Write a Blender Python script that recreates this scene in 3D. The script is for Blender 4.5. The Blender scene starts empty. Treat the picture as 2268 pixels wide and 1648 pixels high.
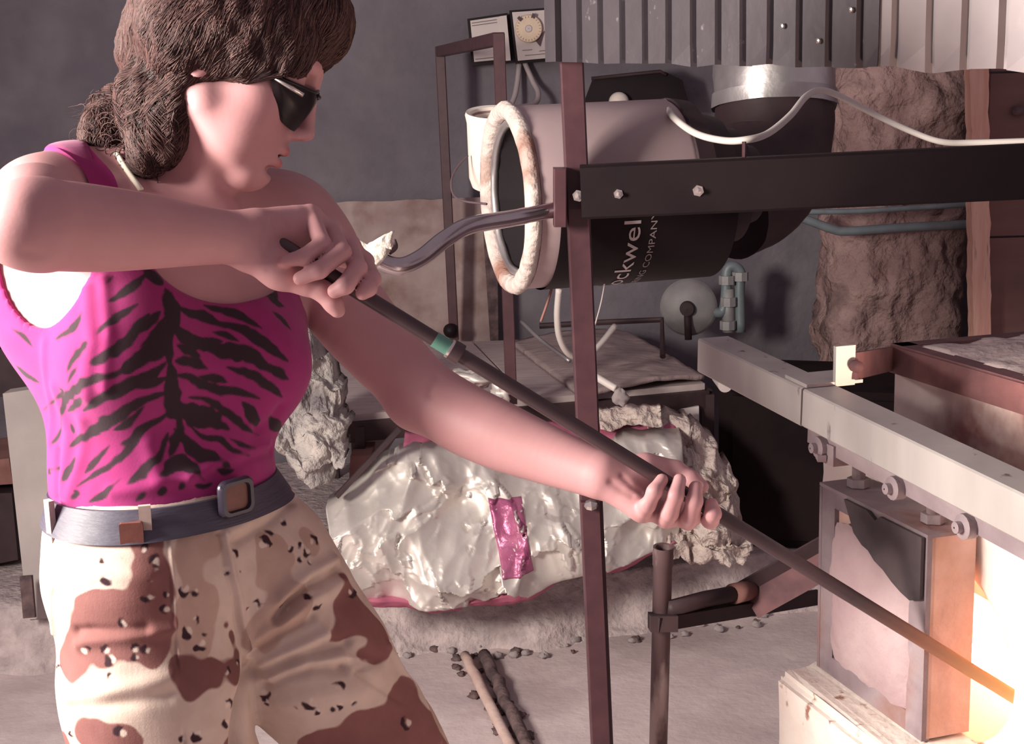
import bpy, bmesh, math, random
import numpy as np
from mathutils import Vector, Matrix, noise as mnoise
from mathutils.bvhtree import BVHTree

random.seed(7)
SC = bpy.context.scene
COL = SC.collection

# ---------------------------------------------------------------- camera
IW, IH, FPX = 2268.0, 1648.0, 3150.0
CAM_Z, PITCH, ROLL = 1.42, math.radians(11.2), math.radians(1.5)
_F = Vector((0, math.cos(PITCH), -math.sin(PITCH)))
_U0 = Vector((0, math.sin(PITCH), math.cos(PITCH)))
_R0 = Vector((1, 0, 0))
CR = _R0 * math.cos(ROLL) - _U0 * math.sin(ROLL)
CU = _R0 * math.sin(ROLL) + _U0 * math.cos(ROLL)
CF = _F
CPOS = Vector((0, 0, CAM_Z))
cam = bpy.data.cameras.new('camera')
cam.sensor_width = 36.0
cam.lens = 36.0 * FPX / IW
cam_o = bpy.data.objects.new('camera', cam)
COL.objects.link(cam_o)
cam_o.matrix_world = Matrix(((CR.x, CU.x, -CF.x, CPOS.x), (CR.y, CU.y, -CF.y, CPOS.y), (CR.z, CU.z, -CF.z, CPOS.z), (0, 0, 0, 1)))
cam.clip_start = 0.05
SC.camera = cam_o

# ---------------------------------------------------------------- light
SC.view_settings.view_transform = 'Standard'
SC.view_settings.look = 'None'
SC.view_settings.gamma = 1.0
SC.view_settings.use_curve_mapping = False
SC.view_settings.exposure = -0.08
try:      # few bounces are enough in an open, dusty place
    SC.cycles.max_bounces = 6; SC.cycles.diffuse_bounces = 3; SC.cycles.glossy_bounces = 3; SC.cycles.transmission_bounces = 2
except Exception:
    pass
world = bpy.data.worlds.new('daylight')
SC.world = world
world.use_nodes = True
bg = world.node_tree.nodes['Background']
bg.inputs['Color'].default_value = (1.0, 0.79, 0.89, 1)
bg.inputs['Strength'].default_value = 0.31
# daylight from the big window at the left of the workshop
win = bpy.data.lights.new('window_daylight', 'AREA')
win.shape = 'RECTANGLE'; win.size = 0.5; win.size_y = 0.6
win.energy = 122.0
win.color = (1.0, 0.92, 0.82)
win_o = bpy.data.objects.new('window_daylight', win)
COL.objects.link(win_o)
win_o.location = (-1.58, 1.04, 1.58)
win_o.rotation_euler = Vector((-1.2, -0.40, 0.28)).to_track_quat('Z', 'Y').to_euler()

# ---------------------------------------------------------------- unprojection helpers (build-time measuring)
def ray(px, py):
    return CF + CR * ((px - IW / 2) / FPX) - CU * ((py - IH / 2) / FPX)
def P(px, py, d):
    return CPOS + ray(px, py) * d
def W(px, py, y):
    r = ray(px, py)
    return CPOS + r * (y / r.y)
def G(px, py, z=0.0):
    r = ray(px, py)
    return CPOS + r * ((z - CAM_Z) / r.z)
def S(d):
    return d / FPX

# ---------------------------------------------------------------- materials
MATS = {}
def lin(c):
    return tuple(((v / 255) / 12.92 if v <= 10 else (((v / 255) + 0.055) / 1.055) ** 2.4) for v in c)
def mat(name, col, rough=0.6, metal=0.0, col2=None, scale=8.0, detail=6.0, lo=0.35, hi=0.65, bump=0.0, bscale=None, spec=0.5,
        col3=None, scale3=3.0, lo3=0.5, hi3=0.62, emit=None, estr=0.0, attr=None, sheen=0.0, sss=0.0, trans=0.0, stretch=None, bdist=0.01):
    m = bpy.data.materials.new(name)
    m.use_nodes = True
    nt = m.node_tree; N = nt.nodes; L = nt.links
    b = N['Principled BSDF']
    b.inputs['Roughness'].default_value = rough
    b.inputs['Metallic'].default_value = metal
    b.inputs['Specular IOR Level'].default_value = spec
    if sheen: b.inputs['Sheen Weight'].default_value = sheen
    if sss:
        b.inputs['Subsurface Weight'].default_value = sss
        b.inputs['Subsurface Radius'].default_value = (1.0, 0.35, 0.25)
        b.inputs['Subsurface Scale'].default_value = 0.006
    if trans: b.inputs['Transmission Weight'].default_value = trans
    tc = N.new('ShaderNodeTexCoord')
    src = tc.outputs['Object']
    if stretch:
        mp = N.new('ShaderNodeMapping'); mp.inputs['Scale'].default_value = stretch
        L.new(src, mp.inputs['Vector']); src = mp.outputs['Vector']
    def nz(sc, det=detail):
        t = N.new('ShaderNodeTexNoise'); t.inputs['Scale'].default_value = sc; t.inputs['Detail'].default_value = det
        L.new(src, t.inputs['Vector']); return t.outputs['Fac']
    def ramp(f, a, c):
        r = N.new('ShaderNodeMapRange'); r.inputs['From Min'].default_value = a; r.inputs['From Max'].default_value = c
        L.new(f, r.inputs['Value']); return r.outputs['Result']
    def mix(f, A, B):
        x = N.new('ShaderNodeMix'); x.data_type = 'RGBA'
        L.new(f, x.inputs['Factor'])
        for v, i in ((A, 'A'), (B, 'B')):
            s = [k for k in x.inputs if k.name == i and k.type == 'RGBA'][0]
            if isinstance(v, tuple): s.default_value = (*v, 1)
            else: L.new(v, s)
        return [k for k in x.outputs if k.type == 'RGBA'][0]
    cur = tuple(col)
    if attr:
        a = N.new('ShaderNodeAttribute'); a.attribute_name = attr
        cur = a.outputs['Color']
        if col2 is not None:
            x = N.new('ShaderNodeMix'); x.data_type = 'RGBA'; x.blend_type = 'MULTIPLY'
            x.inputs['Factor'].default_value = 1.0
            ins = [k for k in x.inputs if k.type == 'RGBA']
            L.new(cur, ins[0]); L.new(mix(ramp(nz(scale), lo, hi), tuple(col), tuple(col2)), ins[1])
            cur = [k for k in x.outputs if k.type == 'RGBA'][0]
    elif col2 is not None:
        cur = mix(ramp(nz(scale), lo, hi), tuple(col), tuple(col2))
    if col3 is not None:
        cur = mix(ramp(nz(scale3), lo3, hi3), cur, tuple(col3))
    if isinstance(cur, tuple): b.inputs['Base Color'].default_value = (*cur, 1)
    else: L.new(cur, b.inputs['Base Color'])
    if emit is not None:
        b.inputs['Emission Color'].default_value = (*emit, 1)
        b.inputs['Emission Strength'].default_value = estr
    if bump:
        bn = N.new('ShaderNodeBump'); bn.inputs['Strength'].default_value = bump; bn.inputs['Distance'].default_value = bdist
        L.new(nz(bscale or scale, 8.0), bn.inputs['Height']); L.new(bn.outputs['Normal'], b.inputs['Normal'])
    MATS[name] = m
    return m

# ---------------------------------------------------------------- objects
WLOC = {}
def link_mesh(name, verts, faces, m, parent=None, smooth=False, label=None):
    """One mesh object; verts are world positions, the origin goes to the middle of its bounds."""
    V = np.asarray([tuple(v) for v in verts] if not isinstance(verts, np.ndarray) else verts, dtype=np.float64)
    c = (V.min(0) + V.max(0)) / 2
    me = bpy.data.meshes.new(name)
    if isinstance(faces, np.ndarray):
        n, k = faces.shape
        me.vertices.add(len(V)); me.vertices.foreach_set('co', (V - c).astype(np.float32).ravel())
        me.loops.add(n * k); me.loops.foreach_set('vertex_index', faces.astype(np.int32).ravel())
        me.polygons.add(n); me.polygons.foreach_set('loop_start', np.arange(0, n * k, k, dtype=np.int32))
        me.update(calc_edges=True)
    else:
        me.from_pydata([tuple(v) for v in (V - c)], [], faces)
        me.update()
    if smooth: me.polygons.foreach_set('use_smooth', [True] * len(me.polygons))
    if m: me.materials.append(MATS[m] if isinstance(m, str) else m)
    o = bpy.data.objects.new(name, me)
    COL.objects.link(o)
    o.location = c
    WLOC[o.name] = Vector(c)
    if parent is not None:
        o.parent = parent
        o.matrix_parent_inverse = Matrix.Translation(-WLOC[parent.name])
    if label: o['label'] = label
    return o
def tag(o, label, cat, group=None, kind=None):
    o['label'] = label; o['category'] = cat
    if group: o['group'] = group
    if kind: o['kind'] = kind
    return o
def thing(name, label, cat, loc, group=None):
    o = bpy.data.objects.new(name, None); COL.objects.link(o)
    o.empty_display_size = 0.05
    o.location = loc; WLOC[o.name] = Vector(loc)
    return tag(o, label, cat, group)
def struct(o, label=None, cat=None):
    o['kind'] = 'structure'
    if label: o['label'] = label
    if cat: o['category'] = cat
    return o

class MB:
    """collects simple solids into ONE mesh"""
    def __init__(s): s.v = []; s.f = []
    def add(s, v, f):
        b = len(s.v); s.v += [Vector(x) for x in v]; s.f += [[i + b for i in q] for q in f]; return s
    def hexa(s, p):   # 8 corners: bottom 4 ccw, top 4 ccw
        return s.add(p, [[3, 2, 1, 0], [4, 5, 6, 7], [0, 1, 5, 4], [1, 2, 6, 5], [2, 3, 7, 6], [3, 0, 4, 7]])
    def box(s, c, ax, ay, az):   # centre and half axis vectors
        c = Vector(c)
        p = [c + ax * i + ay * j + az * k for k in (-1, 1) for i, j in ((-1, -1), (1, -1), (1, 1), (-1, 1))]
        return s.hexa(p)
    def bar(s, a, b, w, h, up=Vector((0, 0, 1)), bev=0.0):
        a = Vector(a); b = Vector(b); d = (b - a).normalized()
        side = d.cross(Vector(up)).normalized(); u2 = side.cross(d).normalized()
        if bev <= 0:
            pr = [(-w / 2, -h / 2), (w / 2, -h / 2), (w / 2, h / 2), (-w / 2, h / 2)]
        else:
            pr = []
            for sx, sy, o in ((-1, -1, 0), (1, -1, 1), (1, 1, 0), (-1, 1, 1)):
                e = [(sx * (w / 2), sy * (h / 2 - bev)), (sx * (w / 2 - bev), sy * (h / 2))]
                pr += e if o == 0 else e[::-1]
        n = len(pr)
        v = [q + side * x + u2 * y for q in (a, b) for x, y in pr]
        f = [[i, (i + 1) % n, n + (i + 1) % n, n + i] for i in range(n)] + [list(range(n))[::-1], list(range(n, 2 * n))]
        return s.add(v, f)
    def tube(s, pts, r, n=10, caps=True):
        pts = [Vector(p) for p in pts]
        rr = r if isinstance(r, (list, tuple)) else [r] * len(pts)
        t0 = (pts[1] - pts[0]).normalized()
        nrm = t0.orthogonal().normalized()
        v = []
        for i, p in enumerate(pts):
            t = (pts[min(i + 1, len(pts) - 1)] - pts[max(i - 1, 0)]).normalized()
            nrm = (nrm - t * nrm.dot(t)).normalized()
            bi = t.cross(nrm)
            v += [p + (nrm * math.cos(2 * math.pi * k / n) + bi * math.sin(2 * math.pi * k / n)) * rr[i] for k in range(n)]
        f = []
        for i in range(len(pts) - 1):
            f += [[i * n + k, i * n + (k + 1) % n, (i + 1) * n + (k + 1) % n, (i + 1) * n + k] for k in range(n)]
        if caps:
            f += [list(range(n))[::-1], list(range((len(pts) - 1) * n, len(pts) * n))]
        return s.add(v, f)
    def lathe(s, o, ax, prof, n=32, ref=None, caps=False):   # prof: (distance along axis, radius)
        o = Vector(o); ax = Vector(ax).normalized()
        e1 = Vector(ref) if ref else ax.orthogonal()
        e1 = (e1 - ax * e1.dot(ax)).normalized(); e2 = ax.cross(e1)
        v = [o + ax * h + (e1 * math.cos(2 * math.pi * k / n) + e2 * math.sin(2 * math.pi * k / n)) * r for h, r in prof for k in range(n)]
        f = []
        for i in range(len(prof) - 1):
            f += [[i * n + k, i * n + (k + 1) % n, (i + 1) * n + (k + 1) % n, (i + 1) * n + k] for k in range(n)]
        if caps:
            f += [list(range(n))[::-1], list(range((len(prof) - 1) * n, len(prof) * n))]
        return s.add(v, f)
    def ball(s, c, r, n=12, m=8, ax=None):
        c = Vector(c); rx = (r, r, r) if not isinstance(r, (tuple, list)) else r
        A = ax or (Vector((1, 0, 0)), Vector((0, 1, 0)), Vector((0, 0, 1)))
        v = []; f = []
        for i in range(m + 1):
            th = math.pi * i / m
            for k in range(n):
                ph = 2 * math.pi * k / n
                v.append(c + A[0] * (rx[0] * math.sin(th) * math.cos(ph)) + A[1] * (rx[1] * math.sin(th) * math.sin(ph)) + A[2] * (rx[2] * math.cos(th)))
        for i in range(m):
            f += [[i * n + k, (i + 1) * n + k, (i + 1) * n + (k + 1) % n, i * n + (k + 1) % n] for k in range(n)]
        return s.add(v, f)
    def prism(s, poly, ext):     # polygon (3d points) pushed by a vector
        n = len(poly); e = Vector(ext)
        v = [Vector(p) for p in poly] + [Vector(p) + e for p in poly]
        f = [list(range(n))[::-1], list(range(n, 2 * n))] + [[i, (i + 1) % n, n + (i + 1) % n, n + i] for i in range(n)]
        return s.add(v, f)
    def grid(s, fn, nu, nv, thick=None):
        """fn(u,v)->Vector; with thick (vector) it becomes a closed slab"""
        b = [fn(i / nu, j / nv) for j in range(nv + 1) for i in range(nu + 1)]
        w = nu + 1
        f = [[j * w + i, j * w + i + 1, (j + 1) * w + i + 1, (j + 1) * w + i] for j in range(nv) for i in range(nu)]
        if thick is None: return s.add(b, f)
        k = len(b); t = Vector(thick)
        v = b + [p + t for p in b]
        f2 = [[q + k for q in reversed(x)] for x in f]
        rim = [j for j in range(w)] + [j * w + nu for j in range(1, nv + 1)] + [nv * w + i for i in range(nu - 1, -1, -1)] + [j * w for j in range(nv - 1, 0, -1)]
        f3 = [[rim[(i + 1) % len(rim)], rim[i], rim[i] + k, rim[(i + 1) % len(rim)] + k] for i in range(len(rim))]
        return s.add(v, f + f2 + f3)
    def build(s, name, m, parent=None, smooth=False, label=None, fix=True):
        o = link_mesh(name, s.v, s.f, m, parent, smooth, label)
        if fix:
            bm = bmesh.new(); bm.from_mesh(o.data)
            bmesh.ops.recalc_face_normals(bm, faces=bm.faces)
            bm.to_mesh(o.data); bm.free()
        if smooth == 'auto':
            sharp = math.radians(40)
            bm = bmesh.new(); bm.from_mesh(o.data)
            for e in bm.edges:
                e.smooth = not (len(e.link_faces) == 2 and e.calc_face_angle(0) > sharp)
            bm.to_mesh(o.data); bm.free()
        return o
def resample(pts, n):
    pts = [Vector(p) for p in pts]
    L = [0]
    for a, b in zip(pts, pts[1:]): L.append(L[-1] + (b - a).length)
    out = []
    for i in range(n + 1):
        t = L[-1] * i / n
        k = max(j for j in range(len(L)) if L[j] <= t + 1e-9); k = min(k, len(pts) - 2)
        out.append(pts[k].lerp(pts[k + 1], (t - L[k]) / max(L[k + 1] - L[k], 1e-9)))
    return out
def spline(pts, n):
    """Catmull-Rom through points"""
    p = [Vector(q) for q in pts]; p = [p[0] * 2 - p[1]] + p + [p[-1] * 2 - p[-2]]
    out = []; m = len(p) - 3
    for i in range(m):
        a, b, c, d = p[i:i + 4]
        for k in range(n):
            t = k / n
            out.append(0.5 * ((2 * b) + (c - a) * t + (2 * a - 5 * b + 4 * c - d) * t * t + (3 * b - a - 3 * c + d) * t ** 3))
    out.append(p[-2]); return out
def nz(p, s=1.0):
    return mnoise.noise(Vector(p) * s)
def fbm(p, s, o=4):
    return mnoise.fractal(Vector(p) * s, 1.0, 2.0, o)
def text_mesh(txt, size):
    cu = bpy.data.curves.new('lettering', 'FONT'); cu.body = txt; cu.size = size; cu.resolution_u = 3
    o = bpy.data.objects.new('lettering_tmp', cu); COL.objects.link(o)
    dg = bpy.context.evaluated_depsgraph_get()
    me = o.evaluated_get(dg).to_mesh()
    v = [x.co.copy() for x in me.vertices]; f = [list(q.vertices) for q in me.polygons]
    bpy.data.objects.remove(o); bpy.data.curves.remove(cu)
    return v, f
# ---------------------------------------------------------------- materials of the place
mat('plaster', (0.165, 0.147, 0.172), 0.9, col2=(0.23, 0.205, 0.232), scale=5, bump=0.5, bscale=14, bdist=0.02, spec=0.2, col3=(0.12, 0.108, 0.125), scale3=1.3, lo3=0.52, hi3=0.75)
mat('concrete', (0.56, 0.455, 0.46), 0.95, col2=(0.66, 0.55, 0.545), scale=9, bump=0.35, bscale=60, bdist=0.006, spec=0.15, col3=(0.46, 0.37, 0.375), scale3=2.2)
mat('rough_concrete', (0.44, 0.36, 0.365), 0.95, col2=(0.60, 0.50, 0.49), scale=30, bump=0.8, bscale=45, bdist=0.015, spec=0.15)
mat('brown_paint', (0.080, 0.030, 0.038), 0.45, col2=(0.060, 0.022, 0.029), scale=30, bump=0.05)
mat('black_paint', (0.015, 0.008, 0.0105), 0.55, col2=(0.012, 0.0065, 0.0085), scale=12, spec=0.2)
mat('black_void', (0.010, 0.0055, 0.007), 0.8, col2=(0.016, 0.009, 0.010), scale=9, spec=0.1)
mat('black_steel', (0.035, 0.019, 0.024), 0.6, col2=(0.055, 0.030, 0.033), scale=14, bump=0.1, spec=0.35)
mat('drum_enamel', (0.52, 0.385, 0.395), 0.45, col2=(0.47, 0.345, 0.355), scale=8, spec=0.5)
mat('gasket', (0.58, 0.47, 0.44), 0.95, col2=(0.68, 0.60, 0.55), scale=22, bump=0.8, bscale=60, col3=(0.33, 0.17, 0.13), scale3=9, lo3=0.53, hi3=0.66)
mat('dark_inside', (0.02, 0.013, 0.017), 0.9)
mat('galvanised', (0.60, 0.56, 0.56), 0.38, 0.75, col2=(0.42, 0.38, 0.40), scale=7, bump=0.15, bscale=25, col3=(0.25, 0.20, 0.22), scale3=3, lo3=0.55, hi3=0.8)
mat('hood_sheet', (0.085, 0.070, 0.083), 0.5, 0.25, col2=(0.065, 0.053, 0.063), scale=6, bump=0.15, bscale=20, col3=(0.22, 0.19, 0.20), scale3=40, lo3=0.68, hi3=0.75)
mat('white_glaze', (0.86, 0.78, 0.70), 0.35, col2=(0.80, 0.70, 0.63), scale=6)
mat('terracotta_inside', (0.36, 0.22, 0.22), 0.8)
mat('chrome', (0.62, 0.55, 0.57), 0.2, 1.0, col2=(0.45, 0.38, 0.40), scale=9, bump=0.05)
mat('rag', (0.74, 0.66, 0.60), 0.95, col2=(0.62, 0.54, 0.48), scale=40, bump=0.5, bscale=90)
mat('cream_plastic', (0.66, 0.58, 0.56), 0.5, col2=(0.58, 0.50, 0.49), scale=10)
mat('dial_face', (0.78, 0.62, 0.46), 0.5, col2=(0.70, 0.55, 0.42), scale=30)
mat('dial_metal', (0.55, 0.48, 0.48), 0.4, 0.5)
mat('ink', (0.10, 0.06, 0.075), 0.7)
mat('cord_grey', (0.42, 0.35, 0.36), 0.6)
mat('cord_white', (0.74, 0.67, 0.63), 0.5)
mat('mud_pillar', (0.27, 0.17, 0.165), 0.95, col2=(0.40, 0.265, 0.25), scale=9, bump=1.0, bscale=26, bdist=0.03, spec=0.1, col3=(0.13, 0.085, 0.085), scale3=6, lo3=0.55, hi3=0.72)
mat('pale_timber', (0.80, 0.42, 0.33), 0.8, col2=(0.88, 0.55, 0.44), scale=10, stretch=(6, 6, 0.6), bump=0.3, bscale=20, col3=(0.28, 0.15, 0.13), scale3=9, lo3=0.62, hi3=0.7)
mat('brown_board', (0.235, 0.125, 0.11), 0.8, col2=(0.19, 0.10, 0.09), scale=5, stretch=(1, 1, 4), bump=0.1)
mat('teal_pipe', (0.22, 0.26, 0.28), 0.5, 0.2, col2=(0.17, 0.20, 0.22), scale=20)
mat('regulator_paint', (0.40, 0.38, 0.37), 0.6, 0.2, col2=(0.30, 0.29, 0.30), scale=15, bump=0.1)
mat('rusty_sheet', (0.34, 0.24, 0.235), 0.9, col2=(0.46, 0.36, 0.34), scale=7, bump=0.3, bscale=30, col3=(0.20, 0.105, 0.09), scale3=4, lo3=0.5, hi3=0.64)
mat('dusty_board', (0.43, 0.34, 0.34), 0.9, col2=(0.53, 0.43, 0.42), scale=9, stretch=(1, 5, 1), bump=0.2)
mat('dusty_mat', (0.31, 0.23, 0.23), 0.95, col2=(0.39, 0.30, 0.29), scale=8, stretch=(1, 3, 1), bump=0.4, bscale=30, col3=(0.19, 0.14, 0.145), scale3=7, lo3=0.58, hi3=0.7)
mat('foil', (0.80, 0.74, 0.69), 0.48, 0.5, col2=(0.66, 0.60, 0.57), scale=10, bump=0.12, bscale=60, bdist=0.006)
mat('pink_tape', (0.42, 0.10, 0.22), 0.3, 0.3, col2=(0.52, 0.17, 0.30), scale=18, bump=0.4, bscale=40)
mat('pink_paper', (0.50, 0.14, 0.22), 0.7, col2=(0.40, 0.10, 0.17), scale=14, bump=0.3)
mat('fibreglass', (0.58, 0.46, 0.43), 1.0, col2=(0.74, 0.63, 0.57), scale=16, bump=1.0, bscale=38, bdist=0.03, spec=0.05, col3=(0.34, 0.22, 0.21), scale3=7, lo3=0.56, hi3=0.7)
mat('dirty_wool', (0.40, 0.36, 0.355), 1.0, col2=(0.62, 0.55, 0.51), scale=13, bump=1.0, bscale=32, bdist=0.03, spec=0.05, col3=(0.19, 0.165, 0.18), scale3=6, lo3=0.54, hi3=0.66)
mat('charred', (0.07, 0.045, 0.05), 0.95, col2=(0.17, 0.11, 0.11), scale=30, bump=0.6, bscale=60)
mat('stick_wood', (0.52, 0.36, 0.32), 0.85, col2=(0.62, 0.46, 0.41), scale=14, bump=0.4, bscale=40)
mat('grey_board', (0.42, 0.37, 0.355), 0.9, col2=(0.50, 0.44, 0.42), scale=6, bump=0.2, bscale=30)
mat('rust_red', (0.20, 0.085, 0.075), 0.9, col2=(0.29, 0.14, 0.12), scale=12, bump=0.3)
mat('stone_chip', (0.42, 0.36, 0.355), 0.95, col2=(0.30, 0.25, 0.26), scale=25, bump=0.5)
mat('worn_pipe', (0.12, 0.07, 0.075), 0.6, 0.1, col2=(0.42, 0.32, 0.31), scale=9, stretch=(2, 2, 0.7), lo=0.5, hi=0.62, bump=0.2)
mat('bolt_metal', (0.70, 0.62, 0.60), 0.3, 0.9)

mat('rust_angle', (0.17, 0.075, 0.08), 0.8, col2=(0.10, 0.045, 0.052), scale=20, bump=0.3)
# ---------------------------------------------------------------- floor, plinth, wall
def slab(name, x0, x1, y0, y1, z0, z1, m):
    b = MB().box(((x0 + x1) / 2, (y0 + y1) / 2, (z0 + z1) / 2), Vector(((x1 - x0) / 2, 0, 0)), Vector((0, (y1 - y0) / 2, 0)), Vector((0, 0, (z1 - z0) / 2)))
    return b.build(name, m)
struct(slab('floor', -6, 6, -3.0, 5.0, -0.12, 0.0, 'concrete'), 'dusty grey concrete workshop floor', 'floor')
WALL_Y = 4.85
def wall_fn(u, v):
    x = -6 + 12 * u; z = 3.6 * v
    return Vector((x, WALL_Y + 0.03 * fbm((x, 0, z), 1.6, 4) + 0.006 * fbm((x, 3, z), 9, 3), z))
struct(MB().grid(wall_fn, 240, 72, (0, 0.15, 0)).build('wall_back', 'plaster', smooth=True), 'grey rough plastered back wall', 'wall')

# broken plinth the bundle and the bench stand on
PL_A, PL_B, PL_Z = Vector((-6, 3.30, 0)), Vector((6, 4.45, 0)), 0.155
def plinth_front(u, v):
    a = PL_A.lerp(PL_B, 0); 
    # bent front line measured on the floor
    xs = [(-6, 3.05), (-1.31, 3.38), (0.06, 3.479), (0.6, 3.642), (6, 4.60)]
    x = -6 + 12 * u
    for (xa, ya), (xb, yb) in zip(xs, xs[1:]):
        if xa <= x <= xb: y = ya + (yb - ya) * (x - xa) / (xb - xa)
    if v < 0.5:
        t = v / 0.5
        p = Vector((x, y + 0.075 * t ** 0.8, PL_Z * t))
        k = 0.030 * (1 - t * 0.6)
    else:
        t = (v - 0.5) / 0.5
        p = Vector((x, (y + 0.075) * (1 - t) + 4.84 * t, PL_Z))
        k = 0.012
    n3 = fbm(p, 7, 4)
    return p + Vector((0, -k * n3 * (1 if v < 0.5 else 0.2), k * 0.6 * n3 if v > 0.03 else 0))
struct(MB().grid(plinth_front, 420, 40).build('trim_1', 'rough_concrete', smooth=True), 'broken rough concrete plinth along the back wall', 'plinth')

# ---------------------------------------------------------------- rear U frame
def post(name, a, b, w, h, m, parent, up=(0, 1, 0)):
    return MB().bar(a, b, w, h, up, bev=0.002).build(name, m, parent)
fa, fb = G(1006, 752, 0.62), G(1133, 893, 0.62)
t = thing('steel_stand', 'thin brown steel stand, an upside-down U on the bench', 'stand', (fa + fb) / 2)
dA, dB = (fa - CPOS).dot(CF), (fb - CPOS).dot(CF)
ra, rb = ray(974, 94), ray(1105, 90)
a0 = CPOS + ra * (fa.y / ra.y); b0 = CPOS + rb * (fb.y / rb.y)
b0.z = a0.z = (a0.z + b0.z) / 2
post('leg', a0, fa, 0.030, 0.030, 'brown_paint', t); post('leg', b0, fb, 0.030, 0.030, 'brown_paint', t)
MB().bar(a0 + Vector((0.0, 0, -0.012)), b0 + Vector((0, 0, -0.012)), 0.030, 0.032, (0, 0, 1), bev=0.002).build('top_bar', 'brown_paint', t)
MB().ball(fa + Vector((-0.01, -0.03, 0.035)), 0.024, 12, 8).build('knob', 'black_paint', t, smooth=True)

# ---------------------------------------------------------------- main frame: post + black beam
t = thing('machine_frame', 'brown steel post with a wide black beam bolted across it', 'frame', (0.15, 2.42, 0))
p0, p1 = P(1262, 60, 2.40), P(1333, 1648, 2.60)
p1 = p0 + (p1 - p0) * ((p0.z) / (p0.z - p1.z))
MB().bar(p0, p1, 0.040, 0.040, (0, 1, 0.05), bev=0.003).build('post', 'brown_paint', t)
bl, br = P(1287, 425, 2.36), P(3150, 338, 2.26)
beam = MB().bar(bl, br, 0.05, 0.088, (0, 0, 1), bev=0.004).build('beam', 'black_paint', t)
MB().bar(Vector((br.x - 0.03, br.y + 0.045, 1.6)), Vector((br.x - 0.03, br.y + 0.045, 0.0)), 0.040, 0.040, (0, 1, 0), bev=0.003).build('post', 'brown_paint', t)
pl0 = P(1240, 372, 2.40); pl1 = P(1240, 500, 2.42)
MB().bar(pl0, pl1, 0.022, 0.05, (0, 1, 0), bev=0.002).build('bracket_plate', 'brown_paint', t)
for (x, y, r, d) in ((1281, 434, 0.0060, 2.375), (1370, 430, 0.0048, 2.326), (1547, 423, 0.0056, 2.316)):
    c = P(x, y, d)
    ax = (CPOS - c).normalized() * 0.3 + Vector((0, -1, 0)); ax.normalize()
    MB().lathe(c + ax * -0.006, ax, [(0, r * 1.7), (0.003, r * 1.7), (0.003, r), (0.012, r * 0.9), (0.013, 0.0005)], 6, caps=False).build('bolt', 'bolt_metal', t)
hk = P(1648, 330, 2.33)
MB().tube([hk + Vector((0, 0, -0.03)), hk + Vector((0, 0, 0.012))], 0.0035, 6).build('wire_clip', 'brown_paint', t)
cap = P(1307, 1108, 2.505)
MB().bar(cap, cap + (p1 - p0).normalized() * 0.9, 0.034, 0.03, (0, 1, 0), bev=0.002).build('inner_post', 'brown_paint', t)
MB().lathe(cap + Vector((0, -0.022, -0.004)), (0, -0.5, 1), [(0, 0.012), (0.006, 0.011), (0.011, 0.0005)], 8).build('bolt', 'bolt_metal', t)

# ---------------------------------------------------------------- blower drum
A_DR = Vector((math.cos(math.radians(15)), math.sin(math.radians(15)), 0.015)).normalized()
DC = P(1130, 440, 2.62)
RD = 0.168
t = thing('blower', 'big mauve-grey blower drum with rusty ring mouth and black motor housing', 'blower', DC + Vector((0.15, 0, -0.2)))
drum = MB().lathe(DC, A_DR, [(0.012, RD - 0.006), (0.012, RD), (0.30, RD), (0.312, RD - 0.006)], 64).build('drum', 'drum_enamel', t, smooth='auto')
inner = MB().lathe(DC, A_DR, [(0.004, RD - 0.035), (0.26, RD - 0.045), (0.262, 0.001)], 48).build('mouth_lining', 'dark_inside', t, smooth=True)
def torus(c, ax, R, rt, ra, n=72, m=12, rough=0.0, up=None):
    ax = Vector(ax).normalized(); e1 = Vector((0, 0, 1)); e1 = (e1 - ax * e1.dot(ax)).normalized(); e2 = ax.cross(e1)
    v = []; f = []
    for i in range(n):
        th = 2 * math.pi * i / n
        rad = e1 * math.cos(th) + e2 * math.sin(th)
        for j in range(m):
            ph = 2 * math.pi * j / m
            p = Vector(c) + rad * (R + rt * math.cos(ph)) + ax * (ra * math.sin(ph))
            p += rad * (rough * fbm(p, 30, 3))
            v.append(p)
    for i in range(n):
        for j in range(m):
            f.append([i * m + j, ((i + 1) % n) * m + j, ((i + 1) % n) * m + (j + 1) % m, i * m + (j + 1) % m])
    return MB().add(v, f)
torus(DC + A_DR * -0.002, A_DR, RD - 0.008, 0.017, 0.015, rough=0.004).build('ring', 'gasket', t, smooth=True, label='rusty white rope ring round the drum mouth')
torus(DC + A_DR * 0.006, A_DR, RD - 0.031, 0.008, 0.008, rough=0.002).build('inner_ring', 'galvanised', t, smooth=True)
MB().lathe(DC, A_DR, [(0.302, RD - 0.012), (0.31, RD + 0.002), (0.345, RD - 0.004), (0.352, RD - 0.02), (0.38, RD - 0.03), (0.40, RD - 0.036), (0.402, RD - 0.055), (0.44, RD - 0.06), (0.445, RD - 0.085), (0.48, RD - 0.095), (0.5, 0.03), (0.5, 0.001)], 56).build('motor_end', 'black_steel', t, smooth='auto')
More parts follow.
